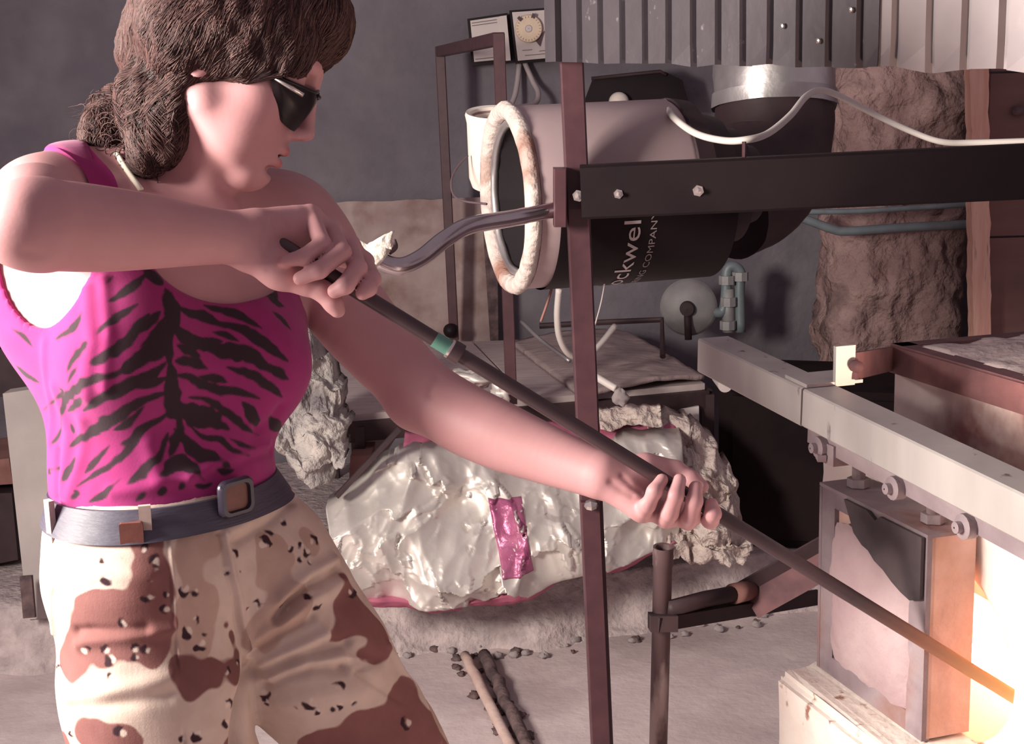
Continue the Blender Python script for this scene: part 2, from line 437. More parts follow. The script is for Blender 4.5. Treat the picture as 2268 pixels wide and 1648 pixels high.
# black lower jacket with the maker's lettering round it
JR = RD + 0.004
e1 = Vector((0, 0, 1)); e1 = (e1 - A_DR * e1.dot(A_DR)).normalized(); e2 = A_DR.cross(e1)      # e2 points away or towards the camera
if e2.y > 0: e2 = -e2
def on_drum(h, th, r=JR):      # th from the top towards the camera side
    return DC + A_DR * h + (e1 * math.cos(th) + e2 * math.sin(th)) * r
def jacket(u, v):
    return on_drum(0.045 + u * 0.335, math.radians(84) + v * math.radians(170))
JB = MB().grid(jacket, 8, 40)
o = JB.build('jacket', 'black_paint', t, smooth=True)
mat('lettering_paint', (0.62, 0.54, 0.54), 0.6)
mat('lettering_thin', (0.36, 0.30, 0.30), 0.6)
def drum_text(txt, size, h0, th_end, m, name):
    v, f = text_mesh(txt, size)
    v = [Vector((q.x * 1.45, q.y, 0)) for q in v]; xm = max(q.x for q in v)
    mb = MB(); vv = []
    for q in v:
        th = th_end + (xm - q.x) / JR
        vv.append(on_drum(h0 - q.y, th, JR + 0.0012))
    mb.add(vv, f)
    mb.build(name, m, o, fix=False)
drum_text('Rockwell', 0.046, 0.193, math.radians(98), 'lettering_paint', 'maker_name')
drum_text('MANUFACTURING COMPANY', 0.0175, 0.224, math.radians(98), 'lettering_thin', 'company_line')

# ---------------------------------------------------------------- crank handle and rag
t = thing('bent_pipe', 'bright bent metal pipe handle sticking out of the bracket plate', 'pipe', P(1230, 470, 2.42))
pts = spline([P(1236, 463, 2.42), P(1130, 484, 2.37), P(1040, 500, 2.32), P(985, 530, 2.29), P(935, 570, 2.27), P(890, 590, 2.25), P(850, 582, 2.24), P(828, 566, 2.235)], 8)
MB().tube(pts, [0.0135] * 6 + [0.0145] * (len(pts) - 6), 18, caps=False).build('bent_tube', 'chrome', t, smooth=True)
q0, q1 = pts[-1], pts[-5]
MB().lathe(q0 + (q1 - q0) * 0.02, q1 - q0, [(0, 0.0125), (0.012, 0.0120), (0.0125, 0.0005)], 18).build('pipe_bore', 'dark_inside', t, smooth=True)
t = thing('cloth_rag', 'torn off-white rag tied round the open end of bent pipe', 'rag', P(825, 590, 2.23))
ax = (pts[-4] - pts[-1]).normalized()
torus(pts[-2], ax, 0.0185, 0.006, 0.012, n=40, m=10, rough=0.010).build('wrap', 'rag', t, smooth=True)
def ragf(u, v):
    p = P(796 + 74 * u, 526 + 34 * v + 10 * math.sin(u * 5), 2.215)
    return p + Vector((0.004 * fbm(p, 60, 3), 0.010 * fbm(p, 50, 3), 0.008 * fbm(p, 45, 3)))
MB().grid(ragf, 14, 8, (0, 0.006, 0)).build('fold', 'rag', t, smooth=True)
def ragt(u, v):
    p = P(822 + 12 * u * (1 - v * 0.6) - 4 * v, 575 + 66 * v, 2.215)
    return p + Vector((0.003 * fbm(p, 50, 3), 0.006 * fbm(p, 40, 3), 0))
MB().grid(ragt, 5, 14, (0, 0.003, 0)).build('hanging_strip', 'rag', t, smooth=True)
MB().tube(spline([P(862, 560, 2.24), P(876, 548, 2.245), P(872, 532, 2.25)], 4), 0.004, 8).build('dark_knot', 'charred', t, smooth=True)

# ---------------------------------------------------------------- white pot
pc = P(1098, 250, 2.78)
t = thing('white_pot', 'glazed white ceramic pot with open top behind the drum ring', 'pot', pc + Vector((0, 0, -0.2)))
pax = Vector((0.03, -0.22, 1)).normalized()
MB().lathe(pc, pax, [(-0.155, 0.002), (-0.155, 0.035), (-0.148, 0.047), (-0.13, 0.053), (-0.02, 0.057), (-0.004, 0.0605), (0.002, 0.0585), (0.0, 0.050), (-0.012, 0.0465), (-0.14, 0.042), (-0.142, 0.001)], 48).build('body', 'white_glaze', t, smooth='auto')
MB().lathe(pc, pax, [(-0.006, 0.0470), (-0.134, 0.0435), (-0.135, 0.001)], 48).build('inside', 'terracotta_inside', t, smooth=True)
MB().tube(spline([P(1122, 232, 2.70), P(1108, 250, 2.66), P(1104, 262, 2.645), P(1112, 240, 2.66)], 5), 0.0016, 6).build('tie_wire', 'ink', t, smooth=True)

# ---------------------------------------------------------------- time switches on the wall
def wall_box(name, label, corners, depth):
    t = thing(name, label, 'time switch', W(*corners[3], WALL_Y))
    q = [W(x, y, WALL_Y - 0.004) for x, y in corners]
    fr = Vector((0, -depth, 0))
    b = MB().hexa([q[3], q[2], q[1], q[0], q[3] + fr, q[2] + fr, q[1] + fr, q[0] + fr]); b.build('case', 'black_paint', t)
    def loc(u, v, out=0.004):
        a = q[0].lerp(q[1], u); c = q[3].lerp(q[2], u)
        return a.lerp(c, v) + fr + Vector((0, -out, 0))
    return t, loc
def plate(loc, u0, v0, u1, v1, out, th, nm, m, t):
    a = [loc(u0, v1, out), loc(u1, v1, out), loc(u1, v0, out), loc(u0, v0, out)]
    return MB().prism(a, (0, th, 0)).build(nm, m, t)
t, loc = wall_box('time_switch', 'open wall switch box, plain pale printed cover, left of pair', [(1036, 44), (1124, 31), (1134, 139), (1046, 147)], 0.07)
pl = plate(loc, 0.07, 0.05, 0.95, 0.92, 0.006, 0.006, 'cover', 'cream_plastic', t)
for v in (0.10, 0.155, 0.86): plate(loc, 0.10, v, 0.72, v + 0.012, 0.0075, 0.001, 'printed_line', 'ink', pl)
plate(loc, 0.80, 0.05, 0.97, 0.96, 0.016, 0.010, 'cover_lip', 'cream_plastic', t)
t, loc = wall_box('time_switch', 'wall time switch box with round cream dial, right of pair', [(1128, 26), (1216, 20), (1228, 134), (1142, 142)], 0.08)
pl = plate(loc, 0.06, 0.04, 0.95, 0.95, 0.006, 0.006, 'face_plate', 'cream_plastic', t)
dc = loc(0.42, 0.37, 0.022); 
MB().lathe(dc, (0, 1, 0), [(0, 0.001), (0, 0.042), (0.004, 0.0445), (0.012, 0.0445), (0.012, 0.001)], 40).build('dial', 'dial_face', t, smooth='auto')
MB().lathe(dc + Vector((0, -0.003, 0)), (0, 1, 0), [(0, 0.001), (0, 0.010), (0.004, 0.013)], 20).build('dial_hub', 'dial_metal', t, smooth='auto')
for k in range(24):
    an = k * math.pi / 12; rr = Vector((math.cos(an), 0, math.sin(an)))
    MB().bar(dc + rr * 0.034 + Vector((0, -0.0006, 0)), dc + rr * 0.040 + Vector((0, -0.0006, 0)), 0.0012, 0.001, (0, 1, 0)).build('dial_mark', 'rust_red', t)
for an in (2.3, 1.2): 
    rr = Vector((math.cos(an), 0, math.sin(an)))
    MB().bar(dc + rr * 0.036 + Vector((0, -0.004, 0)), dc + rr * 0.050 + Vector((0, -0.004, 0)), 0.010, 0.008, (0, 1, 0)).build('trip_lug', 'ink', t)
MB().prism([loc(0.55, 0.60, 0.009), loc(0.82, 0.42, 0.009), loc(0.66, 0.72, 0.009)], (0, 0.003, 0)).build('pointer', 'ink', t)
for v, u0, u1 in ((0.76, 0.20, 0.45), (0.80, 0.62, 0.82), (0.86, 0.25, 0.80)): plate(loc, u0, v, u1, v + 0.010, 0.0075, 0.001, 'printed_line', 'ink', pl)

def cable(name, label, pts, r, m, n=8, cat='cable', group=None):
    o = MB().tube(spline(pts, 8), r, n).build(name, m, smooth=True)
    return tag(o, label, cat, group)
cable('lamp_cord', 'grey cord dropping in a loop from the time switch', [W(1162, 138, 4.82), W(1180, 180, 4.80), W(1192, 205, 4.76), W(1186, 228, 4.70), W(1150, 238, 4.6), W(1120, 236, 4.5)], 0.009, 'cord_grey')
cable('lamp_cord', 'short grey cord hanging nearly straight below the time switch', [W(1150, 140, 4.82), W(1146, 180, 4.80), W(1140, 212, 4.77), W(1130, 236, 4.74)], 0.009, 'cord_grey')
cable('thin_wire', 'thin dark wire sagging beside the white pot', [P(1036, 345, 2.78), P(1012, 372, 2.76), P(1000, 400, 2.74), P(1004, 430, 2.72), P(1026, 445, 2.68), P(1078, 452, 2.63)], 0.0022, 'ink', 6)

# ---------------------------------------------------------------- black case on the wall with pale disc
t = thing('wall_case', 'black slanted case on the wall with a pale round lamp', 'case', W(1385, 300, WALL_Y))
q = [W(x, y, 4.83) for x, y in ((1284, 250), (1312, 176), (1462, 160), (1500, 178), (1520, 250))]
MB().prism(q, (0, -0.14, 0)).build('case_body', 'black_paint', t)
MB().tube([W(1310, 174, 4.68), W(1462, 158, 4.68), W(1475, 166, 4.68)], 0.006, 6).build('handle_rail', 'black_steel', t, smooth=True)
lc = W(1371, 226, 4.67)
MB().lathe(lc, (0, 1, 0), [(-0.03, 0.001), (-0.026, 0.018), (-0.012, 0.029), (0.0, 0.032), (0.03, 0.032)], 28).build('lamp_lens', 'white_glaze', t, smooth=True)

# ---------------------------------------------------------------- corrugated hood
t = thing('extractor_hood', 'ribbed grey sheet-metal extractor hood along the top of the furnace', 'hood', P(1800, 140, 2.0))
hl, hr = P(1252, 137, 2.375), P(2268, 158, 1.70)
he = (hr - hl); hlen = he.length; he.normalize()
hn = Vector((he.y, -he.x, 0)).normalized()           # faces the camera side
pitch = 0.053
def rib(s):
    f = (s / pitch) % 1.0
    if f < 0.07: return f / 0.07
    if f < 0.80: return 1.0
    if f < 0.87: return 1 - (f - 0.80) / 0.07
    return 0.0
def hood_panel(name, s0, s1, lift, m):
    us = []
    s = s0
    marks = [s0, s1]
    k = math.floor(s0 / pitch) - 1
    while k * pitch < s1 + pitch:
        for f in (0.0, 0.07, 0.80, 0.87): 
            x = k * pitch + f * pitch
            if s0 < x < s1: marks.append(x)
        k += 1
    us = sorted(marks)
    rows = [(0, 0), (0.03, 0), (0.12, 0), (0.24, 0.0), (0.40, -0.12), (0.58, -0.30)]
    v = []; f = []
    for j, (h, back) in enumerate(rows):
        for s in us:
            wob = 0.004 * nz((s * 9, h * 3, 1)) - (0.006 * nz((s * 14, 5, 2)) if h == 0 else 0)
            v.append(hl + he * s + hn * (0.010 * rib(s) + lift + back + wob * 0.5) + Vector((0, 0, h + (wob if h == 0 else 0))))
    w = len(us)
    for j in range(len(rows) - 1):
        for i in range(w - 1): f.append([j * w + i, j * w + i + 1, (j + 1) * w + i + 1, (j + 1) * w + i])
    b = len(v); v2 = [p - hn * 0.0015 for p in v]
    MB().add(v, f).add(v2, [x[::-1] for x in f]).build(name, m, t, fix=False)
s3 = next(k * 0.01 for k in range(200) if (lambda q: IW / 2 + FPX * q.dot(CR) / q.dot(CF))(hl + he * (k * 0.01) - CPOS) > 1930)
mat('glare_sheet', (0.30, 0.26, 0.27), 0.45, 0.3, col2=(0.22, 0.185, 0.20), scale=6, bump=0.1)  # lighter tone: the glare on the hood's right end put into the colour
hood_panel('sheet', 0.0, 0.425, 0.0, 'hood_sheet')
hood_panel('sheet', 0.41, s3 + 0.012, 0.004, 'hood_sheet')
hood_panel('sheet', s3, 1.5, 0.0, 'glare_sheet')
MB().bar(hl - he * 0.012 + hn * 0.012 + Vector((0, 0, 0.0)), hl - he * 0.012 + hn * 0.012 + Vector((0, 0, 0.30)), 0.028, 0.02, hn).build('corner_strip', 'hood_sheet', t)
MB().bar(hl + hn * -0.012 + Vector((0, 0, 0.02)), hl + he * 1.5 + hn * -0.012 + Vector((0, 0, 0.02)), 0.02, 0.03).build('inner_rail', 'black_steel', t)
for (s, h) in ((0.50, 0.055), (0.565, 0.035), (0.62, 0.075)):
    c = hl + he * s + hn * 0.018 + Vector((0, 0, h))
    MB().lathe(c, hn, [(0, 0.004), (0.003, 0.0035), (0.004, 0.0003)], 8).build('rivet', 'bolt_metal', t)

# ---------------------------------------------------------------- galvanised duct
t = thing('exhaust_duct', 'crumpled galvanised round duct bending down behind the beam', 'duct', P(1700, 330, 3.1))
dd = 3.15
dpts = spline([P(1716, -120, dd), P(1716, 60, dd), P(1716, 180, dd), P(1716, 262, dd), P(1706, 340, dd - 0.01), P(1670, 410, dd - 0.05), P(1600, 450, dd - 0.10)], 7)
def duct_tube(pts, r, rough):
    mb = MB().tube(pts, r, 40, caps=False)
    mb.v = [p + (p - pts[min(i // 40, len(pts) - 1)]).normalized() * (rough * fbm(p, 12, 3)) for i, p in enumerate(mb.v)]
    return mb
n1 = 17
duct_tube(dpts[:n1 + 1], 0.133, 0.006).build('duct_pipe', 'galvanised', t, smooth=True)
duct_tube(dpts[n1 + 2:], 0.131, 0.004).build('elbow', 'black_steel', t, smooth=True)
duct_tube(dpts[n1 - 1:n1 + 3], 0.137, 0.008).build('joint_band', 'galvanised', t, smooth=True)

# ---------------------------------------------------------------- white cable over the beam
cable('white_cable', 'thick white cable sagging from blower across the beam', [P(1472, 226, 2.66), P(1490, 258, 2.56), P(1540, 295, 2.48), P(1600, 311, 2.42), P(1650, 310, 2.38), P(1700, 296, 2.42), P(1750, 256, 2.5), P(1785, 214, 2.6), P(1818, 200, 2.7), P(1860, 213, 2.8), P(1940, 255, 2.9), P(2020, 292, 2.9), P(2085, 314, 2.85), P(2160, 316, 2.7), P(2300, 312, 2.6)], 0.0062, 'cord_white', 10)

# ---------------------------------------------------------------- mud pillar
pz0, pz1 = 0.0, 2.6
pL, pR = W(1862, 300, 4.3), W(2160, 300, 4.3)
def pillar_fn(u, v):
    an = 2 * math.pi * u
    cx, cy = (pL.x + pR.x) / 2, 4.45
    a, b = (pR.x - pL.x) / 2, 0.18
    c, s = math.cos(an), math.sin(an)
    k = 1 / (abs(c) ** 5 + abs(s) ** 5) ** 0.2
    z = pz0 + (pz1 - pz0) * v
    p = Vector((cx + a * k * c + 0.035 * (1.3 - z) * -1.0 * 0.9 + 0.01, cy + b * k * s, z))
    n3 = Vector((c, s, 0))
    return p + n3 * (0.035 * fbm(p, 7, 5) + 0.012 * fbm(p, 22, 3))
mb = MB().grid(pillar_fn, 150, 150)
struct(mb.build('pillar', 'mud_pillar', smooth=True), 'rough brown mud-plastered pillar behind the furnace', 'pillar')

# ---------------------------------------------------------------- timber stud and brown boards
def tim(u, v):
    return None
st0, st1 = W(2168, 60, 4.05), W(2176, 800, 4.05)
st1 = st0 + (st1 - st0) * (st0.z / (st0.z - st1.z))
wd = (W(2188, 400, 4.05) - W(2148, 400, 4.05)).x
mb = MB(); n = 40
vs = []; 
def stud(u, v):
    p = st0.lerp(st1, v)
    return p + Vector(((u - 0.5) * wd + (0.006 * fbm((v * 30, u * 3, 1), 1, 3) if u in (0, 1) else 0), 0, 0))
o = MB().grid(stud, 4, 60, (0, 0.05, 0)).build('timber_stud', 'pale_timber')
tag(o, 'salmon-coloured splintered timber stud standing beside brown boards', 'timber')
t = thing('board_partition', 'brown boarded partition at the right edge behind the furnace', 'partition', Vector((1.75, 4.15, 0)))
xl = W(2188, 400, 4.10).x
zs = [0.0, 0.30, 0.62, W(2230, 525, 4.1).z, W(2230, 378, 4.1).z, W(2230, 160, 4.1).z, 1.95, 2.4]
for a, b in zip(zs, zs[1:]):
    MB().box((xl + 0.65, 4.12, (a + b) / 2), Vector((0.65, 0, 0)), Vector((0, 0.012, 0)), Vector((0, 0, (b - a) / 2 - 0.003))).build('board', 'brown_board', t)
kn = W(2255, 245, 4.1)
MB().ball(kn + Vector((0, -0.004, 0)), (0.022, 0.008, 0.015), 12, 6).build('knot', 'charred', t, smooth=True)

# ---------------------------------------------------------------- small-bore pipes and gas regulator
cable('gas_pipe', 'grey-teal gas pipe bent at left end, lower of the pair', [W(1735, 470, 4.2), W(1790, 488, 4.2), W(1845, 508, 4.2), W(1880, 512, 4.2), W(2000, 504, 4.2), W(2160, 496, 4.2)], 0.0135, 'teal_pipe', 10, cat='pipe')
cable('gas_pipe', 'thin straight grey-teal pipe just under the black beam', [W(1770, 470, 4.16), W(1900, 468, 4.16), W(2000, 462, 4.16), W(2160, 452, 4.16)], 0.008, 'teal_pipe', 10, cat='pipe')
rc = W(1524, 682, 4.55)
t = thing('gas_regulator', 'round grey gas regulator with pipe fittings below the drum', 'regulator', rc + Vector((0, 0, -0.2)))
rax = Vector((-0.22, -1, 0.05)).normalized()
MB().lathe(rc + rax * -0.03, rax, [(0, 0.02), (0, 0.088), (0.012, 0.093), (0.022, 0.088), (0.028, 0.084), (0.045, 0.058), (0.052, 0.03), (0.053, 0.001)], 48).build('diaphragm_case', 'regulator_paint', t, smooth='auto')
MB().lathe(rc + rax * 0.018, rax, [(0, 0.026), (0.03, 0.022), (0.032, 0.001)], 20).build('spring_cap', 'black_steel', t, smooth='auto')
MB().tube([rc + rax * 0.03, rc + rax * 0.035 + Vector((0.004, 0, -0.10))], 0.012, 10).build('down_pipe', 'black_steel', t, smooth=True)
fx = spline([W(1640, 735, 4.55), W(1638, 640, 4.55), W(1640, 605, 4.55), W(1625, 590, 4.55), W(1610, 600, 4.55), W(1608, 650, 4.55), W(1600, 690, 4.55), W(1575, 690, 4.55)], 5)
MB().tube(fx, 0.017, 12).build('pipe_loop', 'teal_pipe', t, smooth=True)
for (x, y) in ((1640, 612), (1610, 620), (1614, 668), (1612, 720)):
    c = W(x, y, 4.54); MB().lathe(c + Vector((0, 0, -0.014)), (0, 0, 1), [(0, 0.018), (0, 0.026), (0.028, 0.026), (0.028, 0.018)], 8).build('coupling', 'regulator_paint', t)
MB().tube([W(1612, 640, 4.55), W(1614, 735, 4.55)], 0.02, 12).build('riser', 'regulator_paint', t, smooth=True)

# ---------------------------------------------------------------- rusty sheet leaning on the wall
q = [W(640, 452, 4.76), W(1094, 436, 4.80), W(1098, 760, 4.72), W(640, 800, 4.70)]
def sheet(u, v):
    p = q[0].lerp(q[1], u).lerp(q[3].lerp(q[2], u), v)
    return p + Vector((0, 0.008 * fbm(p, 4, 3), 0.004 * fbm(p, 20, 2) if v in (0, 1) else 0))
tag(MB().grid(sheet, 40, 30, (0, 0.01, 0)).build('leaning_sheet', 'rusty_sheet', smooth=False), 'stained rusty sheet leaning on the wall behind the person', 'sheet')
o = MB().prism([W(1066, 452, 4.70), W(1100, 450, 4.70), W(1104, 760, 4.66), W(1086, 760, 4.66)], (0, 0.03, 0)).build('dark_plank', 'charred')
tag(o, 'narrow dark plank standing beside the rusty sheet', 'plank')
# ---------------------------------------------------------------- low bench on the plinth
TZ = 0.60
tFL, tFR, tBR, tBL = G(748, 930, TZ), G(1566, 856, TZ), G(1398, 748, TZ), G(690, 772, TZ)
t = thing('work_bench', 'low black steel bench with dusty boards behind the foil bundle', 'bench', Vector((0.1, 4.1, PL_Z)))
def lerp2(u, v): return tFL.lerp(tFR, u).lerp(tBL.lerp(tBR, u), v)
for a, b in ((tFL, tFR), (tFR, tBR), (tBR, tBL), (tBL, tFL)):
    MB().bar(a + Vector((0, 0, -0.035)), b + Vector((0, 0, -0.035)), 0.03, 0.05).build('frame_rail', 'black_steel', t)
for c in (tFL.lerp(tFR, 0.05), tFR, tBR, tBL.lerp(tBR, 0.05)):
    MB().bar(Vector((c.x, c.y, TZ - 0.02)), Vector((c.x, c.y, PL_Z)), 0.035, 0.035, (0, 1, 0)).build('leg', 'black_steel', t)
nb = 4
for k in range(nb):
    u0, u1 = k / nb + 0.004, (k + 1) / nb - 0.004
    c = [lerp2(u0, 0.01), lerp2(u1, 0.01), lerp2(u1, 0.99), lerp2(u0, 0.99)]
    z = Vector((0, 0, 0.012))
    MB().hexa([p - z for p in c] + [p + z * 0.6 for p in c]).build('top_board', 'dusty_board', t)
MB().bar(lerp2(0.66, 0.02) + Vector((0, -0.02, -0.06)), lerp2(0.93, 0.02) + Vector((0, -0.02, -0.06)), 0.025, 0.03).build('brace', 'black_steel', t)
# lower shelf
MB().bar(tFL + Vector((0.02, 0.05, -0.16)), tFR + Vector((-0.02, 0.05, -0.16)), 0.03, 0.03).build('lower_rail', 'black_steel', t)
# dusty mat
def matf(u, v):
    p = G(1130 + 20 * v, 870, TZ)
    a = G(1290, 892, TZ).lerp(G(1560, 852, TZ), u); b = G(1130, 770, TZ).lerp(G(1390, 748, TZ), u)
    p = a.lerp(b, v)
    return p + Vector((0, 0, 0.022 + 0.018 * math.sin(u * 3.0) + 0.006 * fbm(p, 12, 3)))
tag(MB().grid(matf, 30, 30, (0, 0, -0.012)).build('rubber_mat', 'dusty_mat', smooth=True), 'dusty curled brown mat lying on the right of bench', 'mat')
# bent rod and loose tubes on the bench
def on(px, py, d): return P(px, py, d)
o = MB().tube([P(1195, 722, 4.35), P(1330, 714, 4.33), P(1466, 708, 4.3), P(1468, 790, 4.18)], 0.009, 8).build('bent_rod', 'black_steel', smooth=False)
tag(o, 'black rod bent into a frame above the dusty mat', 'rod')
cable('white_tube', 'white tube curving down behind the brown post onto bench', [P(1238, 640, 3.6), P(1234, 700, 3.65), P(1240, 750, 3.7), P(1262, 786, 3.75), P(1300, 790, 3.8), P(1330, 762, 3.85), P(1362, 722, 3.9)], 0.0085, 'cord_white', 8, cat='tube')
cable('thin_wire', 'thin pale wire hanging straight below the black drum', [P(1342, 612, 2.64), P(1332, 668, 2.66), P(1318, 720, 2.68)], 0.0016, 'cord_grey', 6, cat='wire')
cable('copper_wire', 'short copper wire with a bright tip under the drum', [P(1228, 618, 2.66), P(1212, 672, 2.68), P(1198, 712, 2.70)], 0.0025, 'rust_red', 6, cat='wire')
cable('glass_tube', 'white glass tube piece on the bench right of the post', [P(1312, 830, 3.72), P(1345, 850, 3.70), P(1364, 861, 3.69)], 0.010, 'cord_white', 8, cat='tube')
cable('metal_rod', 'thin grey rod lying slanted on the bench', [P(1155, 712, 4.3), P(1200, 755, 4.2), P(1262, 800, 4.1)], 0.006, 'galvanised', 6, cat='rod')
def lump(name, label, c, r, m, cat, seed=0, group=None, rough=0.35, n=20, mm=14):
    mb = MB().ball((0, 0, 0), 1.0, n, mm)
    v = []
    for p in mb.v:
        k = 1 + rough * fbm(p + Vector((seed * 7.1, 0, 0)), 1.6, 4)
        v.append(Vector(c) + Vector((p.x * r[0] * k, p.y * r[1] * k, p.z * r[2] * k)))
    o = link_mesh(name, v, mb.f, m, smooth=True)
    return tag(o, label, cat, group)
lump('cullet_lump', 'small pale lump beside white tube on the bench', P(1374, 880, 3.66), (0.022, 0.02, 0.02), 'stone_chip', 'lump', 3)
lump('foil_scrap', 'crumpled foil scrap on the bench left of brown post', P(1050, 836, 3.70), (0.062, 0.03, 0.022), 'foil', 'foil scrap', 4, rough=0.9, n=28)
lump('foil_scrap', 'small crumpled white foil wad above the forearm', P(1108, 872, 3.62), (0.022, 0.02, 0.03), 'foil', 'foil scrap', 5, rough=0.9)

# ---------------------------------------------------------------- foil-faced insulation bundle
t = thing('insulation_bundle', 'crumpled silver foil-faced insulation batt with pink edges', 'insulation', G(1100, 1330, PL_Z))
top = [(727, 1112, 3.50), (790, 1068, 3.53), (850, 1010, 3.57), (900, 985, 3.60), (1000, 980, 3.63), (1150, 985, 3.67), (1300, 975, 3.70), (1400, 950, 3.73), (1500, 948, 3.75)]
bot = [(790, 1322, 3.47), (900, 1322, 3.49), (950, 1336, 3.50), (1010, 1334, 3.50), (1100, 1315, 3.53), (1180, 1298, 3.55), (1240, 1272, 3.57), (1330, 1246, 3.60), (1500, 1192, 3.64)]
T_ = resample([P(*p) for p in top], 220); B_ = resample([P(*p) for p in bot], 220)
def ridge(p, s):
    return 1 - abs(mnoise.noise(Vector(p) * s)) * 2
def foilf(u, v):
    i = min(int(u * 220 + 0.5), 220)
    p = T_[i].lerp(B_[i], v)
    bulge = math.sin(math.pi * min(max(v, 0), 1)) ** 0.6 * 0.05 + 0.02 * math.sin(u * 9)
    q = Vector((p.x, p.z, 0.3))
    w = Vector((q.x + 0.05 * nz(q, 6), q.y + 0.05 * nz(q + Vector((5, 0, 0)), 6), 0))
    def vor(a, sc, sd):
        dd, pp = mnoise.voronoi(Vector((a.x * sc, a.y * sc * 0.8, sd)))
        return max(-0.9 * dd[i] + 0.7 * mnoise.cell(pp[i] * 7.3 + Vector((0.5, 0.5, 0.5))) for i in range(4)) / sc
    k = 0.004 - 0.62 * vor(w, 7, 0.0) - 0.50 * vor(w, 14, 3.0) - 0.34 * vor(w, 29, 6.0) + 0.006 * ridge(w, 10)
    return p + Vector((0, -bulge - k, 0.006 * nz(q, 20)))
MB().grid(foilf, 220, 130, (0, 0.07, 0.01)).build('foil_face', 'foil', t, smooth=True)
def strip(name, m, u0, u1, v0, v1, off, nu=30, nv=20, th=0.004):
    def fn(u, v):
        p = foilf(u0 + (u1 - u0) * u, v0 + (v1 - v0) * v); return p + Vector((0, -off, 0))
    return MB().grid(fn, nu, nv, (0, th, 0)).build(name, m, t, smooth=True)
strip('tape_patch', 'pink_tape', 0.455, 0.545, 0.30, 0.80, 0.004, 14, 30)
def edgef(u, v):
    i = min(int((0.02 + 0.97 * u) * 220), 220)
    p = B_[i]
    d = 0.022 + 0.014 * math.sin(u * 17) * (1 if u > 0.3 else 0.3) + 0.012 * nz((u * 6, 1, 1))
    return p + Vector((0, -0.045 + 0.02 * v, -d * v + 0.006)) + Vector((0, 0.008 * nz((u * 25, v * 3, 0)), 0))
MB().grid(edgef, 90, 4, (0, 0.05, 0)).build('pink_edge', 'pink_paper', t, smooth=True)
def topf(u, v):
    a = P(892, 1003, 3.54).lerp(P(1500, 958, 3.70), u)
    return a + Vector((0, 0.10 * v, 0.012 * nz((u * 14, v * 4, 2)) + 0.03 * v))
MB().grid(topf, 60, 6, (0, 0, -0.03)).build('pink_upper_edge', 'pink_paper', t, smooth=True)

# fibreglass mass to the right of the bundle
def woolf(tp, bt, n, amp, bul, seed=0):
    A = resample([P(*p) for p in tp], n); B = resample([P(*p) for p in bt], n)
    def fn(u, v):
        i = min(int(u * n), n)
        p = A[i].lerp(B[i], v)
        e = math.sin(math.pi * min(max(u, 0.0), 1)) ** 0.5 * math.sin(math.pi * v) ** 0.5
        q = p + Vector((seed, 0, 0))
        return p + Vector((0.4 * amp * fbm(q + Vector((3, 0, 0)), 16, 4), -bul * e - amp * fbm(q, 13, 5), 0.7 * amp * fbm(q + Vector((0, 5, 0)), 16, 4)))
    return fn
w1 = woolf([(1440, 955, 3.70), (1480, 930, 3.72), (1530, 935, 3.74), (1575, 985, 3.74), (1612, 1030, 3.74), (1640, 1090, 3.74), (1652, 1130, 3.73)],
           [(1455, 1210, 3.62), (1490, 1238, 3.62), (1530, 1245, 3.62), (1580, 1252, 3.62), (1615, 1255, 3.62), (1645, 1258, 3.62), (1660, 1235, 3.63)], 50, 0.05, 0.05)
tag(MB().grid(w1, 50, 70, (0, 0.12, 0)).build('fibreglass_batt', 'fibreglass', smooth=True), 'torn pinkish fibreglass batt right of the foil, behind the hand', 'insulation')
w2 = woolf([(660, 700, 3.55), (700, 690, 3.56), (735, 760, 3.56), (745, 820, 3.55)],
           [(618, 1010, 3.42), (660, 1070, 3.42), (705, 1096, 3.42), (735, 1085, 3.43)], 36, 0.04, 0.05, 3)
w2 = woolf([(640, 660, 3.55), (690, 690, 3.56), (722, 780, 3.56), (757, 860, 3.55), (768, 930, 3.54)],
           [(612, 985, 3.42), (640, 1050, 3.42), (690, 1085, 3.42), (735, 1070, 3.43), (772, 1010, 3.44)], 40, 0.045, 0.05, 3)
tag(MB().grid(w2, 40, 60, (0, 0.10, 0)).build('wool_scrap', 'dirty_wool', smooth=True), 'dirty grey insulation wool hanging between the woman and foil', 'insulation')
def fs(u, v):
    p = P(1322, 908, 3.70).lerp(P(1462, 896, 3.72), u).lerp(P(1330, 955, 3.66).lerp(P(1468, 940, 3.68), u), v)
    return p + Vector((0, -0.02 * fbm(p, 20, 4), 0.012 * fbm(p, 25, 3)))
tag(MB().grid(fs, 30, 14, (0, 0.03, 0)).build('insulation_strip', 'fibreglass', smooth=True), 'short torn insulation strip under the bench edge', 'insulation')
for nm, lab, quad in (('cement_offcut', 'small white panel under the bench left of the arm', [(800, 968, 3.78), (884, 958, 3.80), (850, 1012, 3.78), (806, 1020, 3.76)]),
                      ('cement_offcut', 'small pale panel under the right corner of bench', [(1490, 908, 3.92), (1548, 900, 3.92), (1548, 946, 3.90), (1496, 950, 3.90)])):
    tag(MB().prism([P(*p) for p in quad], (0, 0.012, 0)).build(nm, 'cream_plastic'), lab, 'offcut')
o = MB().bar(P(884, 950, 3.44), P(745, 1100, 3.42), 0.012, 0.026, (0, 1, 0)).build('edge_strip', 'black_steel')
tag(o, 'slanted dark metal strip resting on the foil bundle', 'metal strip')
o = MB().prism([P(*p) for p in ((776, 1010, 3.60), (820, 1010, 3.60), (815, 1070, 3.56), (772, 1090, 3.56))], (0, 0.15, 0)).build('brick_block', 'rust_red')
tag(o, 'brown brick block in the gap left of foil', 'brick')

